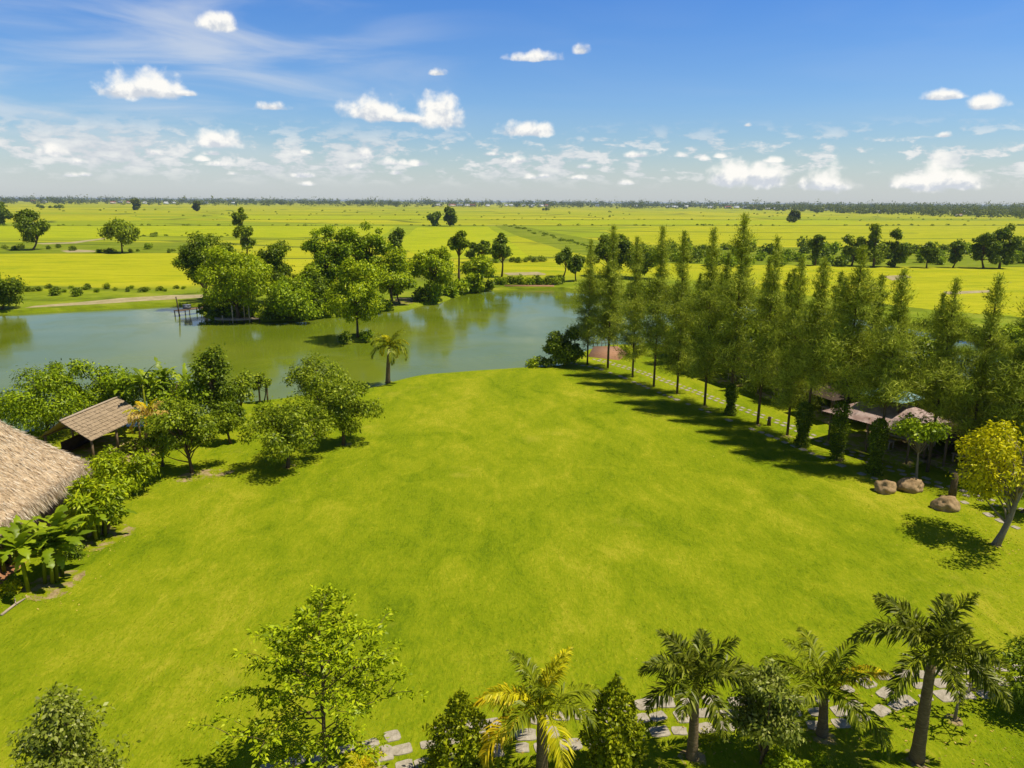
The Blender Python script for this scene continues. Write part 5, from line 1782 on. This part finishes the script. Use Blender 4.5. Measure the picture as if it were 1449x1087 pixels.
rl = thing('raft_landing', 'low curved plank landing at the water under the big bright tree', 'jetty', (a.x, a.y, WZ))
o0 = Vector((a.x, a.y, WZ)); d = (c_ - a); L = d.length; d.normalize(); nn = Vector((-d.y, d.x, 0))
b = MB()
for i in range(34):
    u = i / 33; q = d * L * u + nn * (-.9 * math.sin(u * PI) + 1.4)
    b.box((q.x, q.y, .50 + .015 * (i % 2)), (L / 34 * .93, 3.0, .10), math.atan2(d.y, d.x) + .25 * math.cos(u * PI))
b.build('deck', M['woodpale'], rl)
for u in np.linspace(.04, .96, 7):
    q = d * L * u + nn * (-.9 * math.sin(u * PI) + .1); b = MB(); b.tube([(q.x, q.y, -.7), (q.x, q.y, .46)], .10, 7); b.build('float_post', M['wooddark'], rl)
for u, h in ((.20, 1.3), (.42, 3.0), (.76, 3.3)):
    q = d * L * u + nn * (-.9 * math.sin(u * PI) + .25); b = MB(); b.tube([(q.x, q.y, -.5), (q.x, q.y, h)], .10, 7); b.build('pole', M['woodpale'], rl)
q = d * L * .64 + nn * .4; q1 = d * L * .76 + nn * (-.4)
b = MB(); b.tube([(q.x, q.y, .5), (q.x, q.y, 3.2)], .08, 7); b.tube([(q.x, q.y, 3.2), (q1.x, q1.y, 3.2)], .07, 6); b.build('pole_frame', M['woodpale'], rl)
a, c_ = P(714, 405.2), P(784, 405.4)
b = MB(); d = c_ - a; b.box(tuple(d / 2 + Vector((0, 0, -.1))), (d.length, .7, .75), math.atan2(d.y, d.x))
o = b.build('brick_kerb', M['brick']); o.location = a; tag(o, 'low red brick kerb along the far bank', 'kerb')
a, c_ = P(556, 426), P(592, 426)
sh = thing('garden_bench', 'pale bench under the trees at the small bare landing on the far bank', 'bench', a)
d = c_ - a; b = MB(); b.box(tuple(d * .45 + Vector((0, 0, .5))), (d.length * .7, .6, .12), math.atan2(d.y, d.x)); b.build('seat_board', M['woodpale'], sh)
for t in (.15, .75):
    q = d * t; b = MB(); b.box((q.x, q.y, .22), (.25, .5, .46)); b.build('leg', M['woodpale'], sh)
soil([(552, 433), (575, 431), (596, 426), (600, 421), (570, 422), (550, 427)], z=.012)

# ------------------------------------------------------------------ air
b = MB(); S = G + 300
b.box((0, S / 2 - 1200, 11.0), (2 * S, S + 2400, 26.0))
m, nt = nt_new('haze'); gg = N(nt)
pv = gg.node('ShaderNodeVolumePrincipled')
pv.inputs['Color'].default_value = (.70, .84, 1.0, 1)
pv.inputs['Density'].default_value = .00007
pv.inputs['Anisotropy'].default_value = .3
oo = gg.node('ShaderNodeOutputMaterial'); gg.link(pv.outputs[0], oo.inputs['Volume'])
hzb = b.build('haze', m); hzb["kind"] = 'stuff'
scene.cycles.volume_max_steps = 64
